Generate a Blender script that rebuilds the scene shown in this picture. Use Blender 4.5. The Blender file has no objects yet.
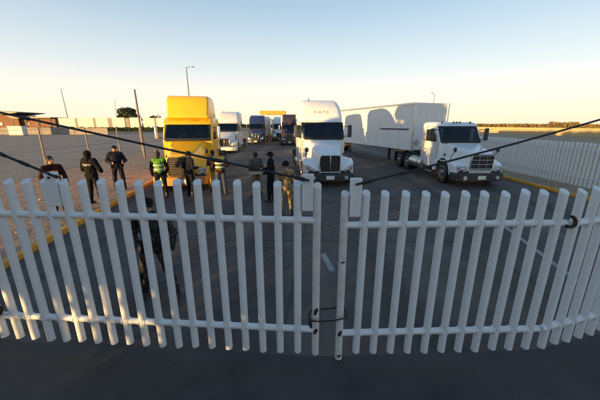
import bpy, bmesh, math, random
from mathutils import Vector, Matrix, noise as mnoise
random.seed(7)
R = math.radians
S = bpy.context.scene
C = S.collection

# ------------------------------------------------------------------ camera, sky, sun, exposure
CAM_H, FPX, TILT = 2.7, 280.0, math.atan(75.5 / 280.0)
cd = bpy.data.cameras.new('camera'); cam = bpy.data.objects.new('camera', cd); C.objects.link(cam)
cam.location = (0, 0, CAM_H); cam.rotation_euler = (R(90) - TILT, 0, 0)
cd.sensor_width = 36.0; cd.lens = 36.0 * FPX / 600.0; cd.clip_start = 0.05; cd.clip_end = 3000
S.camera = cam

SUN_K, SUN_EL = 0.98, R(2.1)          # light travels along (1, K), very low
w = bpy.data.worlds.new('World'); S.world = w; w.use_nodes = True
nt = w.node_tree; bg = nt.nodes['Background']
sky = nt.nodes.new('ShaderNodeTexSky'); sky.sky_type = 'NISHITA'; sky.sun_disc = False
sky.sun_elevation = SUN_EL
sky.altitude = 1100; sky.air_density = 1.0; sky.dust_density = 1.0; sky.ozone_density = 1.6
az = math.atan2(-1.0, -SUN_K)        # compass angle of the sun: sky rotation runs clockwise from +Y
sky.sun_rotation = az
# pale dust haze over the lower sky, the same all round
tcw = nt.nodes.new('ShaderNodeTexCoord'); sep = nt.nodes.new('ShaderNodeSeparateXYZ'); nt.links.new(tcw.outputs['Generated'], sep.inputs[0])
hz = nt.nodes.new('ShaderNodeValToRGB'); hz.color_ramp.interpolation = 'B_SPLINE'
for i, (p, v) in enumerate(((0.0, .88), (.06, .84), (.2, .76), (.45, .60), (1.0, .50))):
    e = hz.color_ramp.elements[i] if i < 2 else hz.color_ramp.elements.new(p)
    e.position = p; e.color = (v, v, v, 1)
hc_ = nt.nodes.new('ShaderNodeValToRGB'); hc_.color_ramp.interpolation = 'B_SPLINE'
for i, (p, v) in enumerate(((0.0, (1.0, .80, .58)), (.07, (1.0, .88, .76)), (.16, (.80, .83, .82)), (.33, (.42, .58, .72)), (.6, (.22, .38, .60)), (1.0, (.16, .31, .56)))):
    e = hc_.color_ramp.elements[i] if i < 2 else hc_.color_ramp.elements.new(p)
    e.position = p; e.color = (*v, 1)
nt.links.new(sep.outputs['Z'], hz.inputs[0]); nt.links.new(sep.outputs['Z'], hc_.inputs[0])
bg2 = nt.nodes.new('ShaderNodeBackground'); bg2.inputs[1].default_value = 0.47
mixw = nt.nodes.new('ShaderNodeMixShader')
nt.links.new(sky.outputs[0], bg.inputs[0]); bg.inputs[1].default_value = 0.15; nt.links.new(hc_.outputs[0], bg2.inputs[0])
nt.links.new(hz.outputs[0], mixw.inputs[0]); nt.links.new(bg.outputs[0], mixw.inputs[1]); nt.links.new(bg2.outputs[0], mixw.inputs[2])
nt.links.new(mixw.outputs[0], nt.nodes['World Output'].inputs[0])
sd = bpy.data.lights.new('sun', 'SUN'); sun = bpy.data.objects.new('sun', sd); C.objects.link(sun)
sd.energy = 4.0; sd.angle = R(0.53); sd.color = (1.0, 0.61, 0.22)
sv = Vector((1, SUN_K, 0)).normalized() * math.cos(SUN_EL) + Vector((0, 0, -math.sin(SUN_EL)))
sun.rotation_euler = sv.to_track_quat('-Z', 'Y').to_euler()
S.view_settings.view_transform = 'Standard'; S.view_settings.look = 'None'
S.view_settings.gamma = 1.0; S.view_settings.use_curve_mapping = False
S.view_settings.exposure = 1.42


# ------------------------------------------------------------------ pixel helpers (600x400 photo)
def ray(px, py):
    u = (px - 300) / FPX; v = (200 - py) / FPX
    return Vector((u, math.cos(TILT) + v * math.sin(TILT), -math.sin(TILT) + v * math.cos(TILT)))


def ground(px, py, z=0.0):
    r = ray(px, py); s = (z - CAM_H) / r.z
    return Vector((r.x * s, r.y * s, z))


# ------------------------------------------------------------------ materials
MATS = {}


def mat(name, col, rough=0.6, metal=0.0, var=0.0, scale=4.0, bump=0.0, bscale=30.0, col2=None, coat=0.0, spec=None,
        dirt=0.0, dirt_col=(0.12, 0.09, 0.06), detail=6.0, bdist=0.02, streak=0.0, streak_col=(0.16, 0.12, 0.09)):
    if name in MATS:
        return MATS[name]
    m = bpy.data.materials.new(name); m.use_nodes = True
    n = m.node_tree; b = n.nodes['Principled BSDF']; L = n.links
    b.inputs['Roughness'].default_value = rough; b.inputs['Metallic'].default_value = metal
    if coat: b.inputs['Coat Weight'].default_value = coat; b.inputs['Coat Roughness'].default_value = 0.08
    if spec is not None: b.inputs['Specular IOR Level'].default_value = spec
    tc = n.nodes.new('ShaderNodeTexCoord')
    c4 = (*col, 1)
    b.inputs['Base Color'].default_value = c4
    out = None
    if var or col2:
        t = n.nodes.new('ShaderNodeTexNoise'); t.inputs['Scale'].default_value = scale
        t.inputs['Detail'].default_value = detail; t.inputs['Roughness'].default_value = 0.62
        L.new(tc.outputs['Object'], t.inputs['Vector'])
        r = n.nodes.new('ShaderNodeValToRGB')
        r.color_ramp.elements[0].position = 0.33; r.color_ramp.elements[1].position = 0.68
        if col2:
            r.color_ramp.elements[0].color = c4; r.color_ramp.elements[1].color = (*col2, 1)
        else:
            r.color_ramp.elements[0].color = tuple(max(0, x * (1 - var)) for x in col) + (1,)
            r.color_ramp.elements[1].color = tuple(min(1, x * (1 + var)) for x in col) + (1,)
        L.new(t.outputs['Fac'], r.inputs['Fac']); out = r.outputs[0]
        L.new(out, b.inputs['Base Color'])
        mr = n.nodes.new('ShaderNodeMapRange')
        mr.inputs['To Min'].default_value = max(0, rough - 0.1); mr.inputs['To Max'].default_value = min(1, rough + 0.12)
        L.new(t.outputs['Fac'], mr.inputs['Value']); L.new(mr.outputs[0], b.inputs['Roughness'])
    if dirt:
        t2 = n.nodes.new('ShaderNodeTexNoise'); t2.inputs['Scale'].default_value = 2.3; t2.inputs['Detail'].default_value = 9
        t2.inputs['Roughness'].default_value = 0.72
        L.new(tc.outputs['Object'], t2.inputs['Vector'])
        r2 = n.nodes.new('ShaderNodeValToRGB')
        r2.color_ramp.elements[0].position = 0.5; r2.color_ramp.elements[1].position = 0.78
        r2.color_ramp.elements[0].color = (0, 0, 0, 1); r2.color_ramp.elements[1].color = (dirt, dirt, dirt, 1)
        L.new(t2.outputs['Fac'], r2.inputs['Fac'])
        mx = n.nodes.new('ShaderNodeMix'); mx.data_type = 'RGBA'
        L.new(r2.outputs[0], mx.inputs[0])
        if out: L.new(out, mx.inputs[6])
        else: mx.inputs[6].default_value = c4
        mx.inputs[7].default_value = (*dirt_col, 1)
        L.new(mx.outputs[2], b.inputs['Base Color'])
    if streak:                                            # rain-washed grime running down the surface
        mp = n.nodes.new('ShaderNodeMapping'); mp.inputs['Scale'].default_value = (7, 7, .45)
        L.new(tc.outputs['Object'], mp.inputs[0])
        t4 = n.nodes.new('ShaderNodeTexNoise'); t4.inputs['Scale'].default_value = 1.6; t4.inputs['Detail'].default_value = 7; t4.inputs['Roughness'].default_value = .65
        L.new(mp.outputs[0], t4.inputs['Vector'])
        r4 = n.nodes.new('ShaderNodeValToRGB'); r4.color_ramp.elements[0].position = .48; r4.color_ramp.elements[1].position = .8
        r4.color_ramp.elements[0].color = (0, 0, 0, 1); r4.color_ramp.elements[1].color = (streak, streak, streak, 1)
        L.new(t4.outputs['Fac'], r4.inputs['Fac'])
        m4 = n.nodes.new('ShaderNodeMix'); m4.data_type = 'RGBA'; L.new(r4.outputs[0], m4.inputs[0])
        if b.inputs['Base Color'].links: L.new(b.inputs['Base Color'].links[0].from_socket, m4.inputs[6])
        else: m4.inputs[6].default_value = c4
        m4.inputs[7].default_value = (*streak_col, 1); L.new(m4.outputs[2], b.inputs['Base Color'])
    if bump:
        t3 = n.nodes.new('ShaderNodeTexNoise'); t3.inputs['Scale'].default_value = bscale; t3.inputs['Detail'].default_value = 8
        L.new(tc.outputs['Object'], t3.inputs['Vector'])
        bp = n.nodes.new('ShaderNodeBump'); bp.inputs['Strength'].default_value = bump; bp.inputs['Distance'].default_value = bdist
        L.new(t3.outputs['Fac'], bp.inputs['Height']); L.new(bp.outputs[0], b.inputs['Normal'])
    MATS[name] = m
    return m


def wear(m, tracks=.5, cracks=True, track_scale=(.9, .045, 1), stain=.5):
    """tyre-polished bands, oil stains and thin cracks over a paving material"""
    n = m.node_tree; L = n.links; b = n.nodes['Principled BSDF']; tc = n.nodes.new('ShaderNodeTexCoord')
    cur = b.inputs['Base Color'].links[0].from_socket

    def dark(fac, col, cur):
        mx = n.nodes.new('ShaderNodeMix'); mx.data_type = 'RGBA'; L.new(fac, mx.inputs[0]); L.new(cur, mx.inputs[6]); mx.inputs[7].default_value = (*col, 1)
        return mx.outputs[2]

    def ramp(fac, p0, p1, v0, v1):
        r = n.nodes.new('ShaderNodeValToRGB'); r.color_ramp.elements[0].position = p0; r.color_ramp.elements[1].position = p1
        r.color_ramp.elements[0].color = (v0, v0, v0, 1); r.color_ramp.elements[1].color = (v1, v1, v1, 1); L.new(fac, r.inputs['Fac']); return r.outputs[0]
    if tracks:
        mp = n.nodes.new('ShaderNodeMapping'); mp.inputs['Scale'].default_value = track_scale; L.new(tc.outputs['Object'], mp.inputs[0])
        t = n.nodes.new('ShaderNodeTexNoise'); t.inputs['Scale'].default_value = 1.1; t.inputs['Detail'].default_value = 7; L.new(mp.outputs[0], t.inputs['Vector'])
        cur = dark(ramp(t.outputs['Fac'], .46, .66, 0, tracks), (.030, .028, .028), cur)
        cur = dark(ramp(t.outputs['Fac'], .30, .42, tracks * .6, 0), (.20, .165, .135), cur)
    if stain:
        t = n.nodes.new('ShaderNodeTexNoise'); t.inputs['Scale'].default_value = .9; t.inputs['Detail'].default_value = 10; t.inputs['Roughness'].default_value = .7; t.inputs['Distortion'].default_value = .6
        L.new(tc.outputs['Object'], t.inputs['Vector'])
        cur = dark(ramp(t.outputs['Fac'], .60, .70, 0, stain), (.018, .017, .017), cur)
    if cracks:
        t = n.nodes.new('ShaderNodeTexNoise'); t.inputs['Scale'].default_value = 1.5; t.inputs['Detail'].default_value = 6; L.new(tc.outputs['Object'], t.inputs['Vector'])
        ad = n.nodes.new('ShaderNodeMix'); ad.data_type = 'RGBA'; ad.blend_type = 'ADD'; ad.inputs[0].default_value = .9
        L.new(tc.outputs['Object'], ad.inputs[6]); L.new(t.outputs['Color'], ad.inputs[7])
        v = n.nodes.new('ShaderNodeTexVoronoi'); v.feature = 'DISTANCE_TO_EDGE'; v.inputs['Scale'].default_value = .42; L.new(ad.outputs[2], v.inputs['Vector'])
        cur = dark(ramp(v.outputs['Distance'], .002, .006, .35, 0), (.012, .012, .012), cur)
    L.new(cur, b.inputs['Base Color'])


def camo(name, cols, scale=9.0):
    m = bpy.data.materials.new(name); m.use_nodes = True
    n = m.node_tree; b = n.nodes['Principled BSDF']; b.inputs['Roughness'].default_value = 0.9
    b.inputs['Specular IOR Level'].default_value = 0.15
    tc = n.nodes.new('ShaderNodeTexCoord')
    t = n.nodes.new('ShaderNodeTexNoise'); t.inputs['Scale'].default_value = scale; t.inputs['Detail'].default_value = 2.5
    n.links.new(tc.outputs['Object'], t.inputs['Vector'])
    r = n.nodes.new('ShaderNodeValToRGB'); r.color_ramp.interpolation = 'CONSTANT'
    ps = [0.0, 0.44, 0.53, 0.61]
    r.color_ramp.elements[0].color = (*cols[0], 1); r.color_ramp.elements[1].position = ps[1]; r.color_ramp.elements[1].color = (*cols[1], 1)
    for i in range(2, len(cols)):
        e = r.color_ramp.elements.new(ps[i]); e.color = (*cols[i], 1)
    n.links.new(t.outputs['Fac'], r.inputs['Fac']); n.links.new(r.outputs[0], b.inputs['Base Color'])
    MATS[name] = m
    return m


# ------------------------------------------------------------------ mesh builder
class MB:
    def __init__(s): s.v = []; s.f = []

    def add(s, vs, fs):
        k = len(s.v); s.v += [tuple(p) for p in vs]; s.f += [tuple(i + k for i in q) for q in fs]; return s

    def box(s, c, d, rot=None):
        x, y, z = d[0] / 2, d[1] / 2, d[2] / 2
        vs = [Vector(p) for p in ((-x, -y, -z), (x, -y, -z), (x, y, -z), (-x, y, -z), (-x, -y, z), (x, -y, z), (x, y, z), (-x, y, z))]
        if rot is not None: vs = [rot @ p for p in vs]
        c = Vector(c)
        return s.add([p + c for p in vs], [(0, 3, 2, 1), (4, 5, 6, 7), (0, 1, 5, 4), (1, 2, 6, 5), (2, 3, 7, 6), (3, 0, 4, 7)])

    def loft(s, secs, cap=True, closed=True):
        n = len(secs[0]); vs = [p for q in secs for p in q]; fs = []
        for i in range(len(secs) - 1):
            for j in range(n if closed else n - 1):
                a, b = i * n + j, i * n + (j + 1) % n
                fs.append((a, b, b + n, a + n))
        if cap:
            fs.append(tuple(range(n - 1, -1, -1))); fs.append(tuple(range((len(secs) - 1) * n, len(secs) * n)))
        return s.add(vs, fs)

    def tube(s, pts, rad, n=8, cap=True):
        pts = [Vector(p) for p in pts]
        if not hasattr(rad, '__len__'): rad = [rad] * len(pts)
        secs = []; up = None
        for i, p in enumerate(pts):
            d = (pts[min(i + 1, len(pts) - 1)] - pts[max(i - 1, 0)]).normalized()
            if up is None:
                a = Vector((0, 0, 1)) if abs(d.z) < 0.9 else Vector((1, 0, 0))
                up = d.cross(a).normalized()
            up = (up - d * up.dot(d)).normalized(); o = d.cross(up)
            secs.append([p + (up * math.cos(t) + o * math.sin(t)) * rad[i] for t in [2 * math.pi * k / n for k in range(n)]])
        return s.loft(secs, cap)

    def capsule(s, p0, p1, r0, r1=None, n=12):
        r1 = r0 if r1 is None else r1
        p0, p1 = Vector(p0), Vector(p1); d = p1 - p0; l = max(d.length, 1e-4); d = d / l
        pts, rad = [], []
        for a in (80, 50, 22): pts.append(p0 - d * r0 * math.sin(R(a))); rad.append(r0 * math.cos(R(a)))
        pts += [p0, p1]; rad += [r0, r1]
        for a in (22, 50, 80): pts.append(p1 + d * r1 * math.sin(R(a))); rad.append(r1 * math.cos(R(a)))
        return s.tube(pts, rad, n)

    def ell(s, c, r, n=14, m=9, rot=None):
        c = Vector(c); secs = []
        for i in range(1, m):
            a = -math.pi / 2 + math.pi * i / m
            q = [Vector((math.cos(a) * math.cos(t) * r[0], math.cos(a) * math.sin(t) * r[1], math.sin(a) * r[2])) for t in [2 * math.pi * k / n for k in range(n)]]
            secs.append([(rot @ p if rot else p) + c for p in q])
        return s.loft(secs)

    def prism(s, axis, poly, a, b, fn=None):
        def P(u, v, t):
            p = {'x': (t, u, v), 'y': (u, t, v), 'z': (u, v, t)}[axis]
            return fn(Vector(p)) if fn else Vector(p)
        return s.loft([[P(u, v, a) for u, v in poly], [P(u, v, b) for u, v in poly]])

    def lathe(s, prof, n=24, axis='x', c=(0, 0, 0)):
        """prof: (radius, along)"""
        secs = []
        for r, t in prof:
            q = []
            for k in range(n):
                a = 2 * math.pi * k / n; u, v = r * math.cos(a), r * math.sin(a)
                p = {'x': (t, u, v), 'y': (u, t, v), 'z': (u, v, t)}[axis]
                q.append(Vector(p) + Vector(c))
            secs.append(q)
        return s.loft(secs)

    def mesh(s, name, m=None, smooth=None, fix=True):
        me = bpy.data.meshes.new(name); me.from_pydata(s.v, [], s.f)
        if fix:
            b = bmesh.new(); b.from_mesh(me); bmesh.ops.recalc_face_normals(b, faces=b.faces); b.to_mesh(me); b.free()
        if m: me.materials.append(m)
        if smooth is not None:
            me.shade_smooth()
            if smooth < 180: me.set_sharp_from_angle(angle=R(smooth))
        return me

    def build(s, name, m=None, parent=None, smooth=None, bevel=0, seg=2, loc=None, rz=0, fix=True):
        o = bpy.data.objects.new(name, s.mesh(name, m, smooth, fix)); C.objects.link(o)
        if parent: o.parent = parent
        if loc is not None: o.location = loc
        if rz: o.rotation_euler = (0, 0, rz)
        if bevel:
            md = o.modifiers.new('bevel', 'BEVEL'); md.width = bevel; md.segments = seg; md.limit_method = 'ANGLE'; md.angle_limit = R(32)
            if smooth is None: o.data.shade_smooth(); o.data.set_sharp_from_angle(angle=R(50))
        return o


def tag(o, label=None, cat=None, group=None, kind=None):
    if label: o['label'] = label
    if cat: o['category'] = cat
    if group: o['group'] = group
    if kind: o['kind'] = kind
    return o


def empty(name, loc=(0, 0, 0), rz=0, label=None, cat=None, group=None):
    o = bpy.data.objects.new(name, None); C.objects.link(o); o.location = loc; o.rotation_euler = (0, 0, rz)
    o.empty_display_size = 0.2
    return tag(o, label, cat, group)


def inst(src, name, parent, loc, rz=0):
    o = bpy.data.objects.new(name, src if isinstance(src, bpy.types.Mesh) else src.data); C.objects.link(o)
    o.parent = parent; o.location = loc; o.rotation_euler = (0, 0, rz); return o


def rrect(y, hw, zb, zt, r, n=5, curve=0.0, hwt=None):
    """rounded rectangle section in the plane y (bottom corners lightly rounded); hwt = half width at the top"""
    hwt = hw if hwt is None else hwt
    r = min(r, (zt - zb) * 0.49, hwt * 0.95); rb = min(0.06, r); pts = []
    for cx, cz, rr, a0 in ((hwt - r, zt - r, r, 0), (-(hwt - r), zt - r, r, 90), (-(hw - rb), zb + rb, rb, 180), (hw - rb, zb + rb, rb, 270)):
        for k in range(n):
            a = R(a0 + 90 * k / (n - 1))
            pts.append(Vector((cx + rr * math.cos(a), y, cz + rr * math.sin(a))))
    if curve:
        for p in pts: p.y += curve * p.x * p.x
    return pts


def text_part(s, size, m, parent, loc, rot, name='lettering', ext=0.004):
    cu = bpy.data.curves.new('t', 'FONT'); cu.body = s; cu.size = size; cu.align_x = 'CENTER'; cu.align_y = 'CENTER'; cu.extrude = ext
    cu.resolution_u = 3
    t = bpy.data.objects.new('t', cu); C.objects.link(t)
    dg = bpy.context.evaluated_depsgraph_get(); me = bpy.data.meshes.new_from_object(t.evaluated_get(dg))
    bpy.data.objects.remove(t); bpy.data.curves.remove(cu)
    me.materials.clear(); me.materials.append(m)
    o = bpy.data.objects.new(name, me); C.objects.link(o); o.parent = parent; o.location = loc; o.rotation_euler = rot
    return o


# ------------------------------------------------------------------ material palette
M_ASPH = mat('asphalt', (0.050, 0.043, 0.039), 0.86, col2=(0.135, 0.112, 0.096), scale=0.55, bump=0.45, bscale=40, bdist=.025, dirt=0.55, dirt_col=(0.045, 0.043, 0.045), detail=9)
wear(M_ASPH, .75)
M_DIRT = mat('dusty_ground', (0.28, 0.20, 0.12), 0.95, col2=(0.38, 0.28, 0.175), scale=0.35, bump=0.9, bscale=9, detail=9, bdist=.08)
M_WALK = mat('pavement_concrete', (0.33, 0.195, 0.115), 0.93, col2=(0.52, 0.32, 0.195), scale=1.1, bump=0.9, bscale=9, bdist=.07, dirt=0.5, dirt_col=(0.16, 0.11, 0.075), detail=9)
M_LOT = mat('lot_surface', (0.25, 0.195, 0.15), 0.92, col2=(0.36, 0.285, 0.22), scale=0.25, bump=0.9, bscale=7, detail=9, bdist=.08)
M_KERB = mat('kerb_yellow', (0.72, 0.31, 0.02), 0.8, var=0.22, scale=6, bump=0.3, dirt=0.55, dirt_col=(0.22, 0.17, 0.13))
M_PAINTLINE = mat('road_paint', (0.28, 0.28, 0.275), 0.85, var=0.2, scale=20, dirt=1.0, dirt_col=(0.09, 0.09, 0.09))
M_GATE = mat('gate_paint', (0.70, 0.71, 0.71), 0.5, var=0.04, scale=5, bump=0.12, bscale=40, dirt=0.25, dirt_col=(0.52, 0.49, 0.44), streak=.25, streak_col=(.45, .42, .38))
M_GATER = mat('gate_paint_rusting', (0.64, 0.63, 0.60), 0.5, var=0.1, scale=5, bump=0.2, bscale=55, dirt=0.55, dirt_col=(0.22, 0.13, 0.08))
M_RUST = mat('rust', (0.016, 0.012, 0.010), 0.9, col2=(0.055, 0.026, 0.015), scale=25, bump=0.5, bscale=80)
M_BLACK = mat('black_rubber', (0.014, 0.014, 0.015), 0.7)
M_CABLE = mat('steel_cable', (0.018, 0.018, 0.02), 0.75, bump=0.6, bscale=140)
M_TYRE = mat('tyre', (0.022, 0.021, 0.021), 0.85, var=0.2, bump=0.3, dirt=0.5, dirt_col=(0.10, 0.08, 0.06))
M_RIM = mat('rim_metal', (0.42, 0.41, 0.40), 0.38, 0.75, var=0.15, dirt=0.7, dirt_col=(0.13, 0.10, 0.08))
M_CHROME = mat('chrome', (0.70, 0.70, 0.70), 0.18, 1.0)
M_ALU = mat('aluminium', (0.55, 0.55, 0.55), 0.35, 0.9, var=0.1)
M_GLASS = mat('dark_glass', (0.012, 0.014, 0.016), 0.06, 0, spec=0.6)
M_WIND = bpy.data.materials.new('windshield_glass'); M_WIND.use_nodes = True
_n = M_WIND.node_tree; _o = _n.nodes['Material Output']; _n.nodes.remove(_n.nodes['Principled BSDF'])
_t = _n.nodes.new('ShaderNodeBsdfTransparent'); _t.inputs[0].default_value = (.50, .56, .56, 1)
_g = _n.nodes.new('ShaderNodeBsdfGlossy'); _g.inputs['Roughness'].default_value = .03; _g.inputs[0].default_value = (.9, .95, 1, 1)
_f = _n.nodes.new('ShaderNodeFresnel'); _f.inputs[0].default_value = 1.5
_m = _n.nodes.new('ShaderNodeMixShader')
_n.links.new(_f.outputs[0], _m.inputs[0]); _n.links.new(_t.outputs[0], _m.inputs[1]); _n.links.new(_g.outputs[0], _m.inputs[2]); _n.links.new(_m.outputs[0], _o.inputs[0])
M_LINING = mat('cab_lining', (.022, .021, .020), .9, var=.1)
M_SEAT = mat('seat_cloth', (.10, .10, .11), .9, var=.2)
M_CREAMC = mat('cab_curtain', (.42, .42, .40), .9, var=.1)
M_CURT = mat('sleeper_curtain', (.05, .046, .042), .95, var=.3, scale=9)
M_LENS = mat('lamp_lens', (0.55, 0.57, 0.60), 0.12, 0.25, coat=0.6)
M_AMBER = mat('amber_lens', (0.75, 0.20, 0.02), 0.2, coat=0.5)
M_GRILLE = mat('grille_mesh', (0.02, 0.02, 0.022), 0.6)
M_CHASSIS = mat('chassis', (0.03, 0.03, 0.032), 0.65, var=0.3, dirt=0.6, dirt_col=(0.09, 0.07, 0.05))
M_BUMPD = mat('bumper_dark', (0.035, 0.037, 0.042), 0.5, var=0.15, dirt=0.4)
M_YEL = mat('truck_yellow', (0.88, 0.47, 0.004), 0.32, var=0.05, scale=2, coat=0.35, dirt=0.35, dirt_col=(0.50, 0.27, 0.03))
M_WHT = mat('truck_white', (0.74, 0.745, 0.75), 0.3, var=0.03, scale=2, coat=0.4, dirt=0.25, dirt_col=(0.48, 0.45, 0.40))
M_WHT2 = mat('truck_white_dusty', (0.66, 0.66, 0.655), 0.4, var=0.05, scale=2, coat=0.3, dirt=0.5, dirt_col=(0.42, 0.38, 0.33))
M_BLUE = mat('truck_blue', (0.015, 0.028, 0.11), 0.35, var=0.1, coat=0.3, dirt=0.3)
M_PURP = mat('truck_plum', (0.030, 0.022, 0.036), 0.35, var=0.1, coat=0.3)
M_TRL = mat('trailer_white', (0.77, 0.76, 0.74), 0.45, var=0.05, scale=1.2, dirt=0.45, dirt_col=(0.45, 0.42, 0.38), streak=.35, streak_col=(.42, .37, .31))
M_STRIPE = mat('stripe_navy', (0.025, 0.035, 0.10), 0.5)
M_TEAL = mat('cargo_teal', (0.03, 0.10, 0.12), 0.5, var=0.1)
M_PLATE = mat('number_plate', (0.7, 0.7, 0.66), 0.5, var=0.05)
M_RED = mat('lettering_red', (0.30, 0.07, 0.055), 0.6)
M_WALLTAN = mat('wall_tan', (0.52, 0.40, 0.20), 0.92, var=0.12, scale=0.5, bump=0.3, dirt=0.3, dirt_col=(0.30, 0.23, 0.15))
M_WALLWHITE = mat('panel_white', (0.62, 0.59, 0.55), 0.85, var=0.08, scale=0.4)
M_CONC = mat('concrete', (0.26, 0.23, 0.20), 0.95, var=0.2, scale=2, bump=0.4)
M_POSTS = mat('post_wood', (0.27, 0.20, 0.14), 0.9, var=0.25, scale=8, bump=0.4)
M_POLE = mat('pole_steel', (0.17, 0.14, 0.13), 0.6, 0.3, var=0.2)
M_ROOFM = mat('roof_metal', (0.16, 0.17, 0.16), 0.6, 0.2, var=0.15)
M_BRICKW = mat('wall_reddish', (0.20, 0.10, 0.065), 0.9, var=0.2, scale=1)
M_BARK = mat('bark', (0.07, 0.05, 0.035), 0.95, var=0.2, bump=0.5)
M_LEAF = mat('leaf', (0.045, 0.065, 0.02), 0.8, col2=(0.085, 0.095, 0.03), scale=2)
M_LEAFD = mat('leaf_dry', (0.19, 0.13, 0.035), 0.85, col2=(0.28, 0.18, 0.05), scale=2)
M_SKIN = mat('skin', (0.36, 0.185, 0.11), 0.55, var=0.08, scale=20)
M_HAIR = mat('hair_black', (0.012, 0.010, 0.009), 0.7)
M_EYE = mat('eye', (0.015, 0.012, 0.010), 0.3)

# ------------------------------------------------------------------ ground, road, pavement, kerbs
def sheet(name, pts, z, m):
    return tag(MB().add([(x, y, z) for x, y in pts], [tuple(range(len(pts)))]).build(name, m), kind='structure')


sheet('ground', [(-900, -300), (900, -300), (900, 1500), (-900, 1500)], 0.0, M_DIRT)
KL0, KL1 = Vector((-5.69, 4.77)), Vector((-6.98, 13.13)); KD = (KL1 - KL0).normalized()


def kl(t): return KL0 + KD * t            # along the left kerb, metres from the point at the photo's left edge


KA, KB = kl(-12), kl(30)
sheet('road', [(-30, -40), (40, -40), (40, -6), (11.0, -6), (11.0, 130), (-14, 130), (KB.x, KB.y), (KA.x, KA.y), (-30, KA.y)], 0.004, M_ASPH)
M_ASPH_SHADE = mat('asphalt_painted_shade', (0.032, 0.029, 0.028), 0.88, col2=(0.082, 0.072, 0.065), scale=0.8, bump=0.2, bscale=80, dirt=0.5, dirt_col=(0.07, 0.062, 0.055), detail=10)  # darker asphalt: foreground shade and lens vignette put into its colour
wear(M_ASPH_SHADE, .4, True, (.06, .9, 1), .5)
sheet('apron_painted_shade', [(-30, -40), (40, -40), (40, -6), (10.5, 1.5), (5.4, 3.5), (2.9, 2.86), (0.3, 2.76), (-3.4, 2.98), (-5.2, 3.2), (-30, 3.4)], 0.0062, M_ASPH_SHADE)
# worn lane paint and tar joints on the road
tag(MB().add([(0.44, 5.50, .009), (0.55, 5.56, .009), (0.67, 4.82, .009), (0.56, 4.76, .009)], [(0, 1, 2, 3)]).build('lane_dash', M_PAINTLINE), kind='structure')
a, b = Vector((5.62, 7.3)), Vector((4.9, 4.3)); nrm = Vector((0.055, -0.012))
tag(MB().add([(*(a - nrm), .009), (*(a + nrm), .009), (*(b + nrm), .009), (*(b - nrm), .009)], [(0, 1, 2, 3)]).build('lane_line', M_PAINTLINE), kind='structure')
M_TAR = mat('tar_joint', (0.03, 0.03, 0.031), 0.7)


def strip(name, pts, hw, z, m):
    vs = []
    for i, p in enumerate(pts):
        p = Vector(p); d = (Vector(pts[min(i + 1, len(pts) - 1)]) - Vector(pts[max(i - 1, 0)])).normalized(); q = Vector((-d.y, d.x)) * hw
        vs += [(p.x - q.x, p.y - q.y, z), (p.x + q.x, p.y + q.y, z)]
    fs = [(2 * i, 2 * i + 1, 2 * i + 3, 2 * i + 2) for i in range(len(pts) - 1)]
    return tag(MB().add(vs, fs).build(name, m), kind='structure')


def wob(a, b, n, amp):
    a, b = Vector(a), Vector(b)
    return [a.lerp(b, i / n) + Vector((random.uniform(-amp, amp), random.uniform(-amp, amp))) for i in range(n + 1)]


strip('tar_joint', wob((-5.5, 6.35), (10.4, 6.05), 30, .02), .018, .0075, M_TAR)
strip('tar_joint', wob((-0.25, 3.0), (0.55, 11.0), 20, .02), .016, .0078, M_TAR)
strip('tar_joint', wob((-6.2, 9.9), (10.4, 9.5), 30, .02), .018, .0075, M_TAR)
strip('tar_joint', wob((4.0, 3.6), (4.9, 12.0), 20, .02), .016, .0078, M_TAR)
strip('tar_joint', wob((-3.6, 3.2), (-4.0, 10.0), 20, .02), .016, .0078, M_TAR)
# raised pavement to the left and the far lot beyond its fence
W0, W1 = kl(-12), kl(30); off = Vector((-KD.y, KD.x)) * 0.16
pv = MB().prism('z', [(W0.x + off.x, W0.y + off.y), (W1.x + off.x, W1.y + off.y), (-17.5, W1.y + 3), (-13.4, 14), (-12.6, W0.y)], -0.2, 0.115)
tag(pv.build('pavement', M_WALK), kind='structure')
sheet('lot', [(-260, 5), (-13.2, 5), (-14.0, 14), (-18.2, 38), (-30, 110), (-260, 110)], 0.006, M_LOT)
# kerb stones, each its own piece
kerb = tag(empty('kerb'), kind='structure')
kb = MB().box((0, 0, 0.035), (0.15, 0.985, 0.19)).mesh('kerb_stone', M_KERB)
ang = math.atan2(-KD.x, KD.y)
for i in range(42):
    p = kl(-12 + i + 0.5) + off * 0.5
    o = inst(kb, 'kerb_stone', kerb, (p.x + random.uniform(-.006, .006), p.y, random.uniform(-.006, .006)), ang + random.uniform(-.006, .006))
    md = o.modifiers.new('bevel', 'BEVEL'); md.width = .018; md.segments = 2
kerb2 = tag(empty('kerb'), kind='structure')
kb2 = MB().box((0, 0, 0.03), (0.17, 0.985, 0.17)).mesh('kerb_stone', M_KERB)
for i in range(34):
    o = inst(kb2, 'kerb_stone', kerb2, (10.62 + random.uniform(-.006, .006), 4 + i, random.uniform(-.006, .004)), random.uniform(-.006, .006))
    md = o.modifiers.new('bevel', 'BEVEL'); md.width = .02; md.segments = 2
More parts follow.
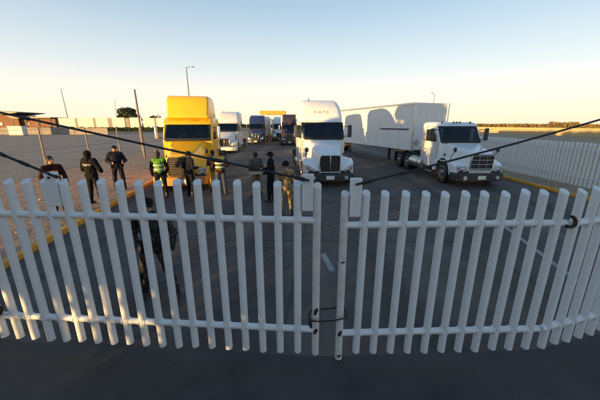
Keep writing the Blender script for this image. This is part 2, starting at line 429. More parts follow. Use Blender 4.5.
# litter-like stones on the pavement (loose gravel, uncountable)
g = MB()
for i in range(1500):
    x = random.uniform(-12.5, -6.3); y = random.uniform(4, 24)
    k = kl((Vector((x, y)) - KL0).dot(KD))
    if x > k.x - .3: continue
    s = random.uniform(.006, .022) * (1 + (random.random() < .03) * 1.6)
    g.ell((x, y, .115 + s * .3), (s, s * random.uniform(.6, 1), s * .6), 5, 3)
tag(g.build('gravel', M_CONC), 'loose pale gravel scattered over the dusty pavement', 'gravel', kind='stuff')
g = MB()
for i in range(1300):
    x = random.uniform(10.75, 12.5); y = random.uniform(6, 26); s = random.uniform(.01, .035)
    g.ell((x, y, s * .3), (s, s * random.uniform(.6, 1), s * .6), 5, 3)
tag(g.build('gravel', M_CONC), 'grey gravel strip between yellow kerb and white fence', 'gravel', kind='stuff')

# ------------------------------------------------------------------ picket gate and fences
PR = 0.0405


def picket_mesh(h, r=PR, rough_end=False):
    n = 20; mb = MB(); slope = .62
    lo, hi, hi2 = [], [], []
    for k in range(n):
        a = 2 * math.pi * k / n; x, y = r * math.cos(a), r * math.sin(a)
        lo.append(Vector((x, y, 0))); hi.append(Vector((x, y, h - r * slope + y * slope)))
    mid = [Vector((p.x, p.y, h * .5)) for p in lo]
    mb.loft([lo, mid, hi])
    return mb


def picket_row(parent, n, step, zb, h, rails, m, first=0.0, sx=1, rr=0.036, mats=None, jit=0.004, ext=(0, .02)):
    """pickets along local x, rails behind"""
    me = picket_mesh(h).mesh('picket', m, 40)
    out = []
    for i in range(n):
        src = mats[i] if mats and i in mats else me
        o = inst(src, 'picket', parent, (sx * (first + i * step), 0, zb + random.uniform(-.012, .012)))
        o.rotation_euler = (random.uniform(-jit, jit), random.uniform(-jit, jit), 0)
        out.append(o)
    L = first + (n - 1) * step
    for z in rails:
        p0, p1 = sx * (first - ext[0]), sx * (L + ext[1])
        MB().tube([(p0, 0.0, z), (p1, 0.0, z)], rr, 14).build('rail', m, parent, 40)
    wb = MB().lathe([(rr + .001, -.012), (rr + .009, -.005), (rr + .009, .005), (rr + .001, .012)], 12, 'x').mesh('weld_bead', m, 60)
    for i in range(n):
        for z in rails:
            for s_ in (-1, 1):
                if 0 < i < n - 1: inst(wb, 'weld_bead', parent, (sx * (first + i * step) + s_ * (PR - .006), 0.0, z))
    return out


def px_z(y, py):           # height on the vertical plane at distance y along the centre column
    r = ray(300, py); return CAM_H + r.z * y / r.y


GL = empty('picket_gate', (0.178, 2.71, 0), math.atan2(-0.066, 1), 'left gate leaf of white pipe pickets with slanted tops, three camouflaged people behind', 'gate', 'gate leaves')
zt_l, zb_l = 2.155, 0.115
me_end = picket_mesh(zt_l - zb_l).mesh('picket', M_GATER, 40)
picket_row(GL, 22, 0.2055, zb_l, zt_l - zb_l, (px_z(2.74, 219.5), px_z(2.74, 327.5)), M_GATE, 0, -1, mats={0: me_end})
GL['label'] = 'long left gate leaf of white pipe pickets, two flat tabs on its top rail'
GR = empty('picket_gate', (0.452, 2.71, 0), math.atan2(0.03, 1), 'right gate leaf of white pipe pickets with one flat tab at its free end', 'gate', 'gate leaves')
zt_r, zb_r = 2.06, 0.115
me_end2 = picket_mesh(zt_r - zb_r + .075).mesh('picket', M_GATER, 40)
rp = picket_row(GR, 12, 0.2035, zb_r, zt_r - zb_r, (px_z(2.74, 224.2), px_z(2.74, 331)), M_GATE, 0, 1, mats={0: me_end2}, ext=(0, .10))
rp[0].location.z = zb_r - .075


def tab(parent, x, z0, z1, wd=.115):
    o = MB().box((0, 0, (z1 - z0) / 2), (wd, .05, z1 - z0)).build('tab_plate', M_GATE, parent, None, .006, 2, (x, -.012, z0))
    MB().tube([(0, -.04, z1 - z0 - .055), (0, .05, z1 - z0 - .055)], .012, 8).build('shackle_pin', M_BLACK, o, 40)
    return o


tab(GL, -0.100, 1.86, 2.233); tab(GL, -2.775, 1.86, 2.225, .13)
tab(GR, 0.100, 1.80, 2.193)
# dark burnt weld spots and rust on the free ends
for P, x, z, dz in ((GL, 0, .44, .04), (GL, 0, .70, .05), (GR, 0, .41, .04), (GR, 0, .10, .02), (GR, 0, 1.3, .010)):
    mb = MB(); n = 10; secs = []
    for i in range(6):
        t = i / 5 * 2 - 1; wd = R(30) * math.sqrt(max(.05, 1 - t * t)) * (1 + .25 * math.sin(7 * t + x))
        secs.append([Vector(((PR + .0035) * math.cos(R(-90) + wd * (k / 8 * 2 - 1) + .3 * t), (PR + .0035) * math.sin(R(-90) + wd * (k / 8 * 2 - 1) + .3 * t), z + t * dz)) for k in range(9)])
    mb.loft(secs, False, False); mb.build('rust_patch', M_RUST, P, 60, 0, 2, (x, 0, 0))
# hinge rings
def hinge(parent, loc, name='hinge_ring'):
    pts = [(0.055 * math.cos(R(t)), -.052 + .01 * math.sin(R(t * 2)), 0.055 * math.sin(R(t))) for t in range(-120, 100, 15)]
    return MB().tube(pts, .017, 8).build(name, M_RUST, parent, 60, 0, 2, loc)


hinge(GR, (2.335, 0, px_z(2.74, 221.5)))
hinge(GL, (-3.83, 0, px_z(2.74, 320)))
# fixed fence wings beyond the hinges
FR = empty('picket_fence', (2.895, 2.79, 0), R(15), 'short run of white pipe pickets angling away right of the gate hinge', 'fence')
picket_row(FR, 12, 0.2035, .13, 1.945, (px_z(2.78, 223.5), px_z(2.74, 330)), M_GATE, 0, 1, ext=(.085, .02))
FLT = empty('picket_fence', (-4.55, 3.02, 0), R(-8), 'white pipe fence beyond the left gate post, just outside the photo edge', 'fence')
picket_row(FLT, 5, 0.1985, .12, 2.03, (px_z(2.74, 219.5), px_z(2.74, 327.5)), M_GATE, .19, -1)
for nm, x, y, lab in (('gate_post', -4.42, 3.03, 'tall white gate post holding the cables of the left leaf'), ('gate_post', 5.42, 3.50, 'tall white gate post holding the cable of the right leaf')):
    g0 = empty(nm, (x, y, 0), 0, lab, 'post')
    MB().tube([(0, 0, -.2), (0, 0, 3.5)], .09, 16).build('shaft', M_GATE, g0, 40)
    MB().lathe([(.01, 3.56), (.07, 3.545), (.1, 3.51), (.1, 3.48)], 16, 'z').build('cap', M_GATE, g0, 40)
# wire tying the two leaves together
tie = empty('tie_wire', (0.178, 2.64, 0), 0, 'thin black wire looped around both gate leaves to tie them shut', 'wire')
z0 = px_z(2.7, 318); z1 = px_z(2.7, 314); zz = .03
pts = [(-.075, .06, z0 - .02), (-.07, .0, z0 + .03), (-.03, -.012, z0 + .015), (.05, -.010, z0 + .012), (.15, -.012, z0 + .02), (.25, -.012, z0 + .035), (.325, .005, z0 + .055), (.335, .05, z0 + .075), (.31, .118, z0 + .1), (.22, .122, z0 + .085), (.1, .122, z0 + .07), (-.03, .12, z0 + .06), (-.075, .07, z0 + .03), (-.07, .0, z0 - .04), (-.05, -.012, z0 - .075), (-.06, -.01, z0 - .01)]
sm = []
for i in range(len(pts) - 1):
    p0, p1, p2, p3 = [Vector(pts[max(0, min(len(pts) - 1, j))]) for j in (i - 1, i, i + 1, i + 2)]
    for t in (0, .25, .5, .75):
        sm.append(.5 * ((2 * p1) + (p2 - p0) * t + (2 * p0 - 5 * p1 + 4 * p2 - p3) * t * t + (3 * p1 - p0 - 3 * p2 + p3) * t ** 3))
MB().tube(sm, .0085, 7).build('strand', M_BLACK, tie, 60)
MB().ell((-.065, -.012, z0 - .012), (.022, .02, .045)).build('knot', M_BLACK, tie, 60)


# support cables from the gate posts to the tabs
def cable(label, p0, p1, sag, rad=.0135, clamps=(.05, .95)):
    p0, p1 = Vector(p0), Vector(p1); n = 24
    P = lambda t: p0.lerp(p1, t) + Vector((0, 0, -sag * 4 * t * (1 - t)))
    e = empty('support_cable', p0, 0, label, 'cable', 'cables holding up the gate leaves')
    MB().tube([P(i / n) - p0 for i in range(n + 1)], rad, 8).build('strand', M_CABLE, e, 60)
    d = (p1 - p0).normalized()
    for c in clamps:
        q = P(c) - p0
        MB().tube([q - d * .05, q - d * .045, q + d * .045, q + d * .05], [.011, .019, .019, .011], 10).build('clamp', M_BLACK, e, 40)
    return e


cable('long sagging dark cable from the left edge to the tab at the gate opening', (0.09, 2.655, 2.178), (-4.40, 2.98, 3.12), .0, .011, (.02, .2, .62))
cable('short steep dark cable to the far left tab of the gate', (-2.50, 2.86, 2.17), (-4.40, 2.98, 3.02), .02, .0135, (.03, .18, .3, .47))
cable('dark cable rising to the right edge from the right gate leaf', (0.555, 2.67, 2.138), (5.38, 3.42, 3.36), .05, .011, (.02, .1))

# fence of white pickets along the right side
RF = empty('picket_fence', (12.45, 7.6, 0), R(90), 'long white picket fence along the yellow kerb behind the small white truck', 'fence')
me_r = picket_mesh(1.88, .052).mesh('picket', M_GATE, 40)
for i in range(120):
    o = inst(me_r, 'picket', RF, (i * .2, 0, .06 + random.uniform(-.02, .02)), R(-90))
    o.rotation_euler = (random.uniform(-.006, .006), random.uniform(-.006, .006), R(180))
for z in (.42, 1.62):
    MB().tube([(0, -.06, z), (24, -.06, z)], .032, 10).build('rail', M_GATE, RF, 40)


# ------------------------------------------------------------------ trucks
_tyre = _rim = None


def wheel(parent, x, y, r=.52, wd=.28, name='wheel', side=1, dual=False):
    global _tyre
    e = empty(name, (x, y, r)); e.parent = parent
    key = (round(r, 2), dual)
    if _tyre is None: _tyre = {}
    if key not in _tyre:
        h = wd / 2; prof = [(r * .56, -h * .8), (r * .62, -h), (r * .9, -h), (r * .975, -h * .85)]
        for k in range(5):                               # tread ribs
            t = -h * .8 + k * h * .4
            prof += [(r, t + .004), (r, t + h * .3), (r * .97, t + h * .33), (r * .97, t + h * .37)]
        prof += [(r * .975, h * .85), (r * .9, h), (r * .62, h), (r * .56, h * .8)]
        t1 = MB().lathe(prof, 32)
        deep = -.05 if not dual else -.11
        t2 = MB().lathe([(r * .58, -h * .8), (r * .58, h * .92), (r * .53, h * .95), (r * .50, h * .7), (r * .44, h + deep * 1.3), (r * .26, h + deep * .9), (r * .24, h + .0), (r * .20, h + .03), (r * .08, h + .04), (.005, h + .04)], 28)
        for k in range(10):
            a = 2 * math.pi * k / 10; u, v = r * .34 * math.cos(a), r * .34 * math.sin(a)
            t2.tube([(h + deep * 1.2, u, v), (h + deep * .2, u, v)], .018, 6)
        _tyre[key] = (t1.mesh('tyre', M_TYRE, 35), t2.mesh('rim', M_RIM, 35))
    a = 0 if side > 0 else math.pi
    inst(_tyre[key][0], 'tyre', e, (0, 0, 0), a); inst(_tyre[key][1], 'rim', e, (0, 0, 0), a)
    return e


def patch(fn, nu, nv):
    mb = MB(); vs = [fn(i / nu, j / nv) for j in range(nv + 1) for i in range(nu + 1)]; k = nu + 1
    return mb.add(vs, [(j * k + i, j * k + i + 1, (j + 1) * k + i + 1, (j + 1) * k + i) for j in range(nv) for i in range(nu)])


def interp(tab_, y):
    for (a, va), (b, vb) in zip(tab_, tab_[1:]):
        if a <= y <= b: return va + (vb - va) * (y - a) / (b - a)
    return tab_[0][1] if y < tab_[0][0] else tab_[-1][1]


def smooth_secs(keys, n=5):
    """Catmull-Rom through section keys (y, hw, zb, zt, r)"""
    out = []
    for i in range(len(keys) - 1):
        k0, k1, k2, k3 = [keys[max(0, min(len(keys) - 1, j))] for j in (i - 1, i, i + 1, i + 2)]
        for q in range(n):
            t = q / n
            out.append(tuple(.5 * (2 * b + (c - a) * t + (2 * a - 5 * b + 4 * c - d) * t * t + (3 * b - a - 3 * c + d) * t ** 3) for a, b, c, d in zip(k0, k1, k2, k3)))
    out.append(tuple(keys[-1])); return out


def truck(label, loc, rz, style, paint, detail=True, group='trucks queued on the road', bumper=None, wheels_mat=None, text=None):
    T = empty('semi_truck', (*loc, 0.004), rz, label, 'truck', group)
    if style == 'aero':
        hood = [(.10, .48, .62, 1.36, .12), (.28, .56, .60, 1.47, .16), (.8, .70, .62, 1.62, .2), (1.5, .86, .7, 1.82, .22), (2.1, 1.0, .8, 1.99, .22)]
        cabk = [(2.02, 1.04, .62, 1.97, .10), (2.06, 1.05, .60, 2.03, .12), (2.80, 1.08, .58, 2.80, .14), (3.05, 1.12, .56, 3.15, .26), (3.5, 1.17, .56, 3.58, .36), (4.1, 1.20, .56, 3.90, .42), (4.6, 1.21, .56, 4.02, .42), (5.2, 1.21, .56, 4.04, .40)]
        ws = (2.06, 2.03, 2.80, 2.80, .98); rear = 5.2; fend_top = 1.22; tand = (7.0, 8.3); end = 9.0; door = (2.5, 3.75)
    elif style == 'classic':
        hood = [(.12, .50, .60, 1.42, .06), (.18, .55, .58, 1.50, .08), (.8, .68, .62, 1.62, .10), (1.5, .84, .7, 1.79, .12), (2.1, 1.02, .8, 1.94, .12)]
        cabk = [(2.02, 1.08, .62, 1.94, .10), (2.06, 1.10, .60, 2.0, .12), (2.52, 1.12, .58, 2.74, .14), (2.72, 1.13, .56, 2.97, .14), (3.0, 1.15, .56, 3.05, .14), (4.75, 1.17, .56, 3.06, .14)]
        ws = (2.06, 2.0, 2.50, 2.72, 1.0); rear = 4.75; fend_top = 1.10; tand = (6.8, 8.1); end = 8.8; door = (2.55, 3.7)
    else:
        hood = [(.12, .50, .62, 1.44, .10), (.25, .60, .60, 1.54, .14), (.8, .74, .62, 1.63, .18), (1.4, .88, .7, 1.74, .2), (1.85, .98, .8, 1.84, .2)]
        cabk = [(1.80, 1.03, .62, 1.82, .10), (1.84, 1.05, .60, 1.88, .12), (2.32, 1.08, .58, 2.62, .12), (2.48, 1.09, .58, 2.76, .12), (2.8, 1.10, .58, 2.82, .14), (3.62, 1.10, .60, 2.82, .16)]
        ws = (1.84, 1.88, 2.30, 2.58, .96); rear = 3.62; fend_top = 1.17; tand = (5.3, 6.6); end = 7.3; door = (2.25, 3.4)
    fx = 1.16                                               # front axle
    curve = .10
    sec = [rrect(y, hw, zb, zt, r, 6, curve) for y, hw, zb, zt, r in (smooth_secs(cabk, 3) if style == 'aero' else cabk)]
    cmb = MB().loft(sec); npt = len(sec[0]); ys = [q[0] for q in (smooth_secs(cabk, 3) if style == 'aero' else cabk)]
    opening = {i * npt + 5 for i in range(len(sec) - 1) if ys[i] > ws[0] - .02 and ys[i + 1] < cabk[2][0] + .02}
    cmb.f = [f_ for i, f_ in enumerate(cmb.f) if i not in opening]
    cab = cmb.build('cab', paint, T, 38)
    yb = min(rear - .12, 4.3); zr = ws[3] - .03; pr_ = [(ws[0] + .22, 1.3), (yb, 1.3), (yb, zr), (ws[2] + .14, zr), (ws[0] + .22, ws[1] - .04)]
    li = MB().add([(sx_ * 1.0, y_, z_) for sx_ in (-1, 1) for y_, z_ in pr_], [(0, 1, 2, 3, 4), (5, 6, 7, 8, 9), (0, 1, 6, 5), (1, 2, 7, 6), (2, 3, 8, 7), (4, 0, 5, 9)]).build('cab_lining', M_LINING, T)
    MB().prism('x', [(ws[0] + .24, 1.5), (ws[0] + .78, 1.5), (ws[0] + .80, ws[1] - .12), (ws[0] + .5, ws[1] - .0), (ws[0] + .24, ws[1] - .05)], -.96, .96).build('dashboard', M_CHASSIS, li, None, .03)
    for sx_ in (-.5, .5):
        st = MB().box((sx_, ws[2] + .75, 1.62), (.52, .52, .16)).box((sx_, ws[2] + 1.0, 2.0), (.5, .16, .78)).build('seat', M_SEAT, li, None, .05, 3)
        MB().box((sx_, ws[2] + 1.0, 2.48), (.3, .12, .2)).build('headrest', M_SEAT, li, None, .05, 3)
        if style == 'daycab': MB().box((sx_ * 1.62, ws[2] + .10, zr - .36), (.20, .10, .62)).build('curtain', M_CREAMC, li, None, .03)
    MB().tube([(.5 + .21 * math.cos(a), ws[0] + .86 - .10 * math.sin(a), ws[1] + .0 + .18 * math.sin(a)) for a in [2 * math.pi * i / 16 for i in range(17)]], .02, 6).build('steering_wheel', M_BLACK, li, 60)
    MB().box((0, yb - .05, (1.4 + zr) / 2), (1.5, .04, zr - 1.5)).build('rear_curtain', M_CURT, li)
    hd = MB().loft([rrect(y, hw, zb, zt, r, 6, .12, hw * (.86 if style != 'classic' else .80)) for y, hw, zb, zt, r in smooth_secs(hood, 3)]).build('hood', paint, T, 50)
    # fenders, one mesh each
    for sgn in (-1, 1):
        top = [(.16, .86), (.22, .98), (.42, 1.08), (.75, fend_top - .02), (1.16, fend_top), (1.6, fend_top - .02), (1.95, fend_top - .12), (2.12, .98)]
        arch = [(fx + .64 * math.cos(R(a)), .52 + .62 * math.sin(R(a))) for a in range(10, 171, 16)]
        poly = top + [(2.12, .50), (fx + .66, .50)] + arch + [(fx - .66, .46), (.18, .46)]

        def bend(p, sgn=sgn):
            q = p.copy(); k = max(0, (.75 - p.y) / .75)
            if abs(p.x) > .8: q.x -= sgn * .20 * k * k; q.y += 0.0
            q.y += .10 * max(0, abs(p.x) - .5) ** 2 * (1 if p.y < .8 else 0) * 2
            return q
        n = 5; xs = [.46 + (1.19 - .46) * i / n for i in range(n + 1)]
        mb = MB(); drop = [0, 0, .0, .012, .035, .09]
        mb.loft([[bend(Vector((sgn * x, u, v - (drop[i] if v > .8 and (u, v) in top else 0)))) for u, v in poly] for i, x in enumerate(xs)])
        f = mb.build('fender', paint, T, 42, .03, 3)
        # headlight on the fender nose
        hx, hz = .82, .80
        if style == 'aero':
            hp = [(-.20, -.11), (.17, -.11), (.27, .03), (.25, .20), (.12, .14), (-.14, .01)]
        else:
            hp = [(-.19, -.13), (.17, -.13), (.23, -.02), (.21, .13), (-.16, .13), (-.21, .0)]
        lamp = MB().prism('y', [(sgn * (hx + u), hz + v) for u, v in hp], .10, .22,
                          lambda p: Vector((p.x, p.y + .35 * max(0, abs(p.x) - .62) ** 2 * 2 + .02, p.z))).build('headlight', M_LENS, T, None, .02, 3)
        MB().ell((sgn * (hx - .02), .145 + .04, hz - .015), (.062, .05, .062)).build('bulb_reflector', M_CHROME, lamp, 60)
        MB().box((sgn * (hx + .13), .20, hz + .015), (.06, .05, .09)).build('turn_lamp', M_AMBER, lamp, None, .008)
        wheel(T, sgn * 1.04, fx, .52, .29, side=sgn)
        for ty in tand:
            wheel(T, sgn * 1.06, ty, .50, .27, side=sgn, dual=True); wheel(T, sgn * .76, ty, .50, .27, side=sgn, dual=True)
        # door, window, handle, steps
        hwd = 1.17 if style == 'classic' else (1.19 if style == 'aero' else 1.10)
        hw_at = lambda y: interp([(k[0] , k[1]) for k in cabk], y)
        xd = lambda p, e=.0: Vector((sgn * (hw_at(p.y - .1) + (.012 if abs(p.x) > 1 else -.04) + e), p.y, p.z))
        d0, d1 = door
        dz = ws[3] - .02
        dp = [(d0 - .18, .72), (d1, .72), (d1, dz), (d0 + .28, dz), (d0 - .18, ws[1] + .02)]
        cxm = (dp[0][0] + dp[1][0]) / 2; czm = (.72 + dz) / 2
        MB().prism('x', [(cxm + (u - cxm) * 1.03, czm + (v - czm) * 1.025) for u, v in dp], .9, 1.1, lambda p: xd(p, -.006)).build('door_seal', M_BLACK, T)
        dr = MB().prism('x', dp, .9, 1.1, xd).build('door', paint, T, None, .012)
        wp = [(d0 - .02, ws[1] - .02), (d1 - .12, ws[1] - .02), (d1 - .12, dz - .1), (d0 + .32, dz - .1), (d0 + .04, ws[1] + .28)]
        MB().prism('x', wp, .9, 1.1, lambda p: xd(p, .008)).build('side_window', M_GLASS, dr, None, .006)
        MB().box((sgn * (hw_at(d1 - .3) + .03), d1 - .17, 1.45), (.03, .16, .035)).build('handle', M_CHASSIS, dr, None, .006)
        for k, zz_ in enumerate((.36, .62)):
            MB().box((sgn * 1.04, d0 + .35 + .1, zz_), (.22, .62, .045)).build('step', M_ALU, T, None, .008)
        tk = MB().tube([(sgn * .98, d1 - .05, .62), (sgn * .98, d1 - .02, .62), (sgn * .98, min(end - 2.4, d1 + 1.45), .62), (sgn * .98, min(end - 2.4, d1 + 1.45) + .03, .62)], [.28, .31, .31, .28], 20).build('fuel_tank', M_ALU, T, 40)
        MB().tube([(sgn * .98, d1 + .3, .62), (sgn * .98, d1 + .34, .62)], .316, 20).build('strap', M_CHASSIS, tk, 40)
        MB().box((sgn * .94, tand[1] + .72, .60), (.60, .012, .66)).build('mud_flap', M_BLACK, T)
        # rear-view mirrors on their arms
        ym = d0 - .12
        hwm = hw_at(ym) + .30
        mr = MB().box((sgn * hwm, ym, ws[1] + .34), ((.20 if style != 'classic' else .13), .11, .60)).build('mirror', M_BUMPD if style != 'classic' else M_ALU, T, None, .05, 3)
        MB().box((sgn * hwm, ym + .063, ws[1] + .36), ((.16 if style != 'classic' else .10), .004, .46)).build('mirror_glass', M_CHROME, mr)
        for zz_ in (ws[1] + .1, ws[1] + .58):
            MB().tube([(sgn * (hw_at(ym) - .05), ym + .12, zz_ - .02), (sgn * hwm, ym, zz_)], .018, 8).build('mirror_arm', M_CHASSIS, mr, 40)
        # hood mirror
        hm = MB().ell((sgn * .98, .62, 1.60), (.085, .05, .115), 12, 8).build('hood_mirror', M_BUMPD, T, 60)
        MB().tube([(sgn * .98, .62, 1.5), (sgn * 1.0, .82, 1.32), (sgn * 1.0, .88, 1.14)], .016, 8).build('stalk', M_CHASSIS, hm, 60)
        if style != 'daycab':
            MB().prism('x', [(rear - .02, .75), (rear + .24, .75), (rear + .24, 3.75 if style == 'aero' else 2.9), (rear - .02, 3.9 if style == 'aero' else 3.0)], 1.165, 1.20, lambda p, s_=sgn: Vector((s_ * p.x, p.y, p.z))).build('side_extender', paint, T, None, .012)
            MB().prism('x', [(d1 + .25, .3), (rear + .3, .3), (rear + .3, .58), (d1 + .25, .58)], 1.15, 1.19, lambda p, s_=sgn: Vector((s_ * p.x, p.y, p.z))).build('side_fairing', paint, T, None, .012)
            if style == 'aero':
                MB().prism('x', [(4.35, 2.5), (5.2, 2.5), (5.2, 3.0), (4.35, 3.0)], 1.19, 1.226, lambda p, s_=sgn: Vector((s_ * p.x, p.y, p.z))).build('sleeper_window', M_GLASS, T, None, .03, 3)
    # windshield
    y0, zb0, y1, zt0, hw = ws

    def wsf(u, v, grow=0.0, offs=.012):
        av = max(0, (abs(2 * v - 1) - .55) / .45); x = (u * 2 - 1) * (hw + grow) * (1 - .05 * v) * (1 - .10 * (1 - math.sqrt(max(0, 1 - av * av)))); vv = v * (1 + 2 * grow) - grow + 0
        zz_ = zb0 + .05 + (zt0 - zb0 - .11) * vv; yy = y0 + (y1 - y0) * (zz_ - zb0) / (zt0 - zb0)
        # rounded glass corners
        return Vector((x, yy + curve * x * x - offs, zz_ + offs * .8))
    per = [(i / 12, 0) for i in range(12)] + [(1, i / 16) for i in range(16)] + [(1 - i / 12, 1) for i in range(12)] + [(0, 1 - i / 16) for i in range(16)]

    def outer(u, v):
        x = (u * 2 - 1) * (hw + .05) * (1 - .03 * v); zz_ = zb0 - .015 + (zt0 - zb0 + .03) * v; yy = y0 + (y1 - y0) * (zz_ - zb0) / (zt0 - zb0)
        return Vector((x, yy + curve * x * x - .008, zz_ + .006))
    MB().loft([[outer(u, v) for u, v in per], [wsf(.5 + (u - .5) * .985, .5 + (v - .5) * .97, 0, .020) for u, v in per]], False).build('windshield_seal', M_BLACK, T, 60)
    gl = patch(lambda u, v: wsf(u, v, 0, .016), 14, 24).build('windshield', M_WIND, T, 60, fix=False)
    for sx in (-.45, .12):
        MB().tube([wsf((sx / hw + 1) / 2, 0, 0, .03), wsf((sx / hw + 1) / 2 + .22, .32, 0, .03)], .011, 6).build('wiper', M_BLACK, gl)
    MB().prism('x', [(y0 - .10, zb0 - .06), (y0 - .10, zb0 - .015), (y0 - .01, zb0 + .025), (y0 + .03, zb0 - .05)], -.97, .97, lambda p: Vector((p.x, p.y + curve * p.x * p.x, p.z))).build('cowl', M_BLACK, T)
    for s_ in (-1, 1):                                     # shut line between hood and cab, hood latch
        MB().tube([(s_ * .99, hood[-1][0] - .06 + .12, 1.05), (s_ * .985, hood[-1][0] - .06 + .12, hood[-1][3] - .22)], .012, 6).build('shut_line', M_BLACK, T)
        MB().box((s_ * .93, hood[-1][0] - .30, 1.28), (.05, .06, .14)).build('hood_latch', M_BLACK, T, None, .01)
        MB().tube([(s_ * 1.10, door[1] + .12, .95), (s_ * 1.21, door[1] + .12, 1.0), (s_ * 1.21, door[1] + .12, 1.9), (s_ * 1.10, door[1] + .12, 1.95)], .016, 6).build('grab_rail', M_CHROME, T, 60)
    # sun visor / roof and marker lights
    if style == 'classic':
        # visor lip
        MB().prism('x', [(y1 - .16, zt0 - .02), (y1 - .14, zt0 + .045), (y1 + .20, zt0 + .24), (y1 + .22, zt0 + .17)], -1.06, 1.06, lambda p: Vector((p.x, p.y + curve * p.x * p.x, p.z))).build('sun_visor', paint, T, None, .015)
        rf = [(2.62, .92, 3.0, 3.04, .05), (2.66, .94, 2.98, 3.2, .10), (2.92, .97, 2.98, 3.78, .10), (3.06, .98, 2.98, 3.98, .12), (3.3, 1.0, 2.98, 4.05, .14), (4.2, 1.07, 2.98, 4.07, .16), (4.6, 1.08, 2.98, 4.0, .2), (4.75, 1.08, 2.98, 3.86, .2)]
        fr = MB().loft([rrect(y, h_, b_, t_, r_, 6, .10, h_ * .985) for y, h_, b_, t_, r_ in rf]).build('roof_fairing', paint, T, 40)
        for x in (-.62, -.16, 0, .16, .62):
            MB().ell((x, y1 - .0 + curve * x * x, zt0 + .19), (.05, .04, .03), 10, 6).build('marker_lamp', M_AMBER, T, 60)
    elif style == 'daycab':
        for x in (-.72, -.16, 0, .16, .72):
            MB().ell((x, 2.50 + curve * x * x, 2.80), (.05, .045, .045), 10, 6).build('marker_lamp', M_BUMPD, T, 60)
    else:
        MB().prism('x', [(y1 - .10, zt0 + .005), (y1 - .08, zt0 + .05), (y1 + .14, zt0 + .16), (y1 + .15, zt0 + .10)], -.98, .98, lambda p: Vector((p.x, p.y + curve * p.x * p.x, p.z))).build('visor_lip', paint, T, None, .012)
        MB().tube([(-.55, 4.3, 3.94), (-.55, 4.3, 4.1)], .022, 8).build('antenna_stub', M_BLACK, T)
    # grille
    gw, gb, gt = (.46, .66, 1.40) if style == 'aero' else ((.50, .64, 1.42) if style == 'classic' else (.50, .76, 1.44))
    gy = .075
    shp = [(-gw, gb + .06), (-gw + .06, gb), (gw - .06, gb), (gw, gb + .06), (gw * .98, gt - .1), (gw * .85, gt), (-gw * .85, gt), (-gw * .98, gt - .1)]
    MB().prism('y', shp, gy, gy + .06, lambda p: Vector((p.x, p.y + .12 * p.x * p.x, p.z))).build('grille_mesh', M_GRILLE, T)
    chrome = M_CHROME if style != 'classic' else mat('grille_orange_lit', (.42, .27, .13), .35, .8, var=.2)  # classic grille metal is tinted with the orange sunlight it reflects
    pts = [Vector((x, gy - .012 + .12 * x * x, z)) for x, z in shp]; pts.append(pts[0]); pts.append(pts[1])
    gr = MB().tube(pts, .026 if style != 'daycab' else .018, 8).build('grille_surround', chrome, T, 60)
    if style == 'aero':
        MB().box((0, gy - .015, (gb + gt) / 2), (.045, .03, gt - gb)).build('grille_bar', chrome, gr, None, .008)
        for k in range(9):
            z = gb + .07 + k * (gt - gb - .12) / 8
            for s_ in (-1, 1):
                MB().tube([(s_ * .04, gy - .004, z), (s_ * (gw - .03), gy + .02, z)], .009, 6).build('grille_bar', M_GRILLE, gr)
        MB().ell((0, .09, gt + .035), (.05, .02, .045)).build('hood_badge', chrome, T, 60)
    else:
        nb = 8 if style == 'classic' else 4
        for k in range(nb):
            z = gb + .06 + k * (gt - gb - .12) / (nb - 1)
            MB().tube([(-gw + .02, gy + .02, z), (-gw * .5, gy - .008, z), (0, gy - .014, z), (gw * .5, gy - .008, z), (gw - .02, gy + .02, z)], .014 if style == 'classic' else .012, 7).build('grille_bar', chrome, gr, 60)
        if style == 'daycab':
            for x in (-.17, .17):
                MB().box((x, gy - .008, (gb + gt) / 2), (.02, .02, gt - gb)).build('grille_bar', chrome, gr)
    # bumper
    bm = bumper or M_BUMPD
    bp = [(-1.17, .52), (-1.14, .22), (-.92, .05), (-.5, -.03), (.5, -.03), (.92, .05), (1.14, .22), (1.17, .52), (.9, .52), (.6, .25), (-.6, .25), (-.9, .52)]
    z_top = .60 if style == 'aero' else .62
    bo = MB().prism('z', bp, .26, z_top).build('bumper', bm, T, None, .025, 3)
    MB().box((0, -.04, .44), (.36, .012, .17)).build('number_plate', M_PLATE, bo, None, .004)
    for s_ in (-1, 1):
        MB().tube([(s_ * .72, .0, .43), (s_ * .72, -.04, .43)], [.09, .075], 14).build('fog_lamp', M_LENS, bo, 40)
    MB().prism('y', [(-1.0, .58), (1.0, .58), (.9, .72), (-.9, .72)], .16, .3).build('bumper_filler', M_CHASSIS, T)
    # chassis
    for s_ in (-1, 1):
        MB().box((s_ * .42, (.6 + end) / 2, .82), (.09, end - .6, .26)).build('chassis_rail', M_CHASSIS, T)
    for ty in (fx,) + tand:
        MB().tube([(-.95, ty, .5), (.95, ty, .5)], .085, 10).build('axle', M_CHASSIS, T)
    MB().box((0, 1.3, .95), (.7, 1.7, .6)).build('engine', M_CHASSIS, T)
    MB().prism('z', [(-.45, tand[0] + .2), (.45, tand[0] + .2), (.42, tand[1] + .05), (.12, tand[1] + .35), (-.12, tand[1] + .35), (-.42, tand[1] + .05)], 1.0, 1.09).build('fifth_wheel', M_CHASSIS, T)
    MB().box((0, end, .75), (1.9, .12, .2)).build('rear_crossmember', M_CHASSIS, T)
    if text:
        body, sz, z, yy, tilt, tm = text
        o = text_part(body, sz, tm, T, (.02, yy - .25, z + .25), (R(tilt), 0, 0), ext=0)
        md = o.modifiers.new('shrink', 'SHRINKWRAP'); md.target = cab; md.wrap_method = 'PROJECT'; md.use_project_z = True
        md.use_negative_direction = True; md.use_positive_direction = True; md.offset = .006
    return T


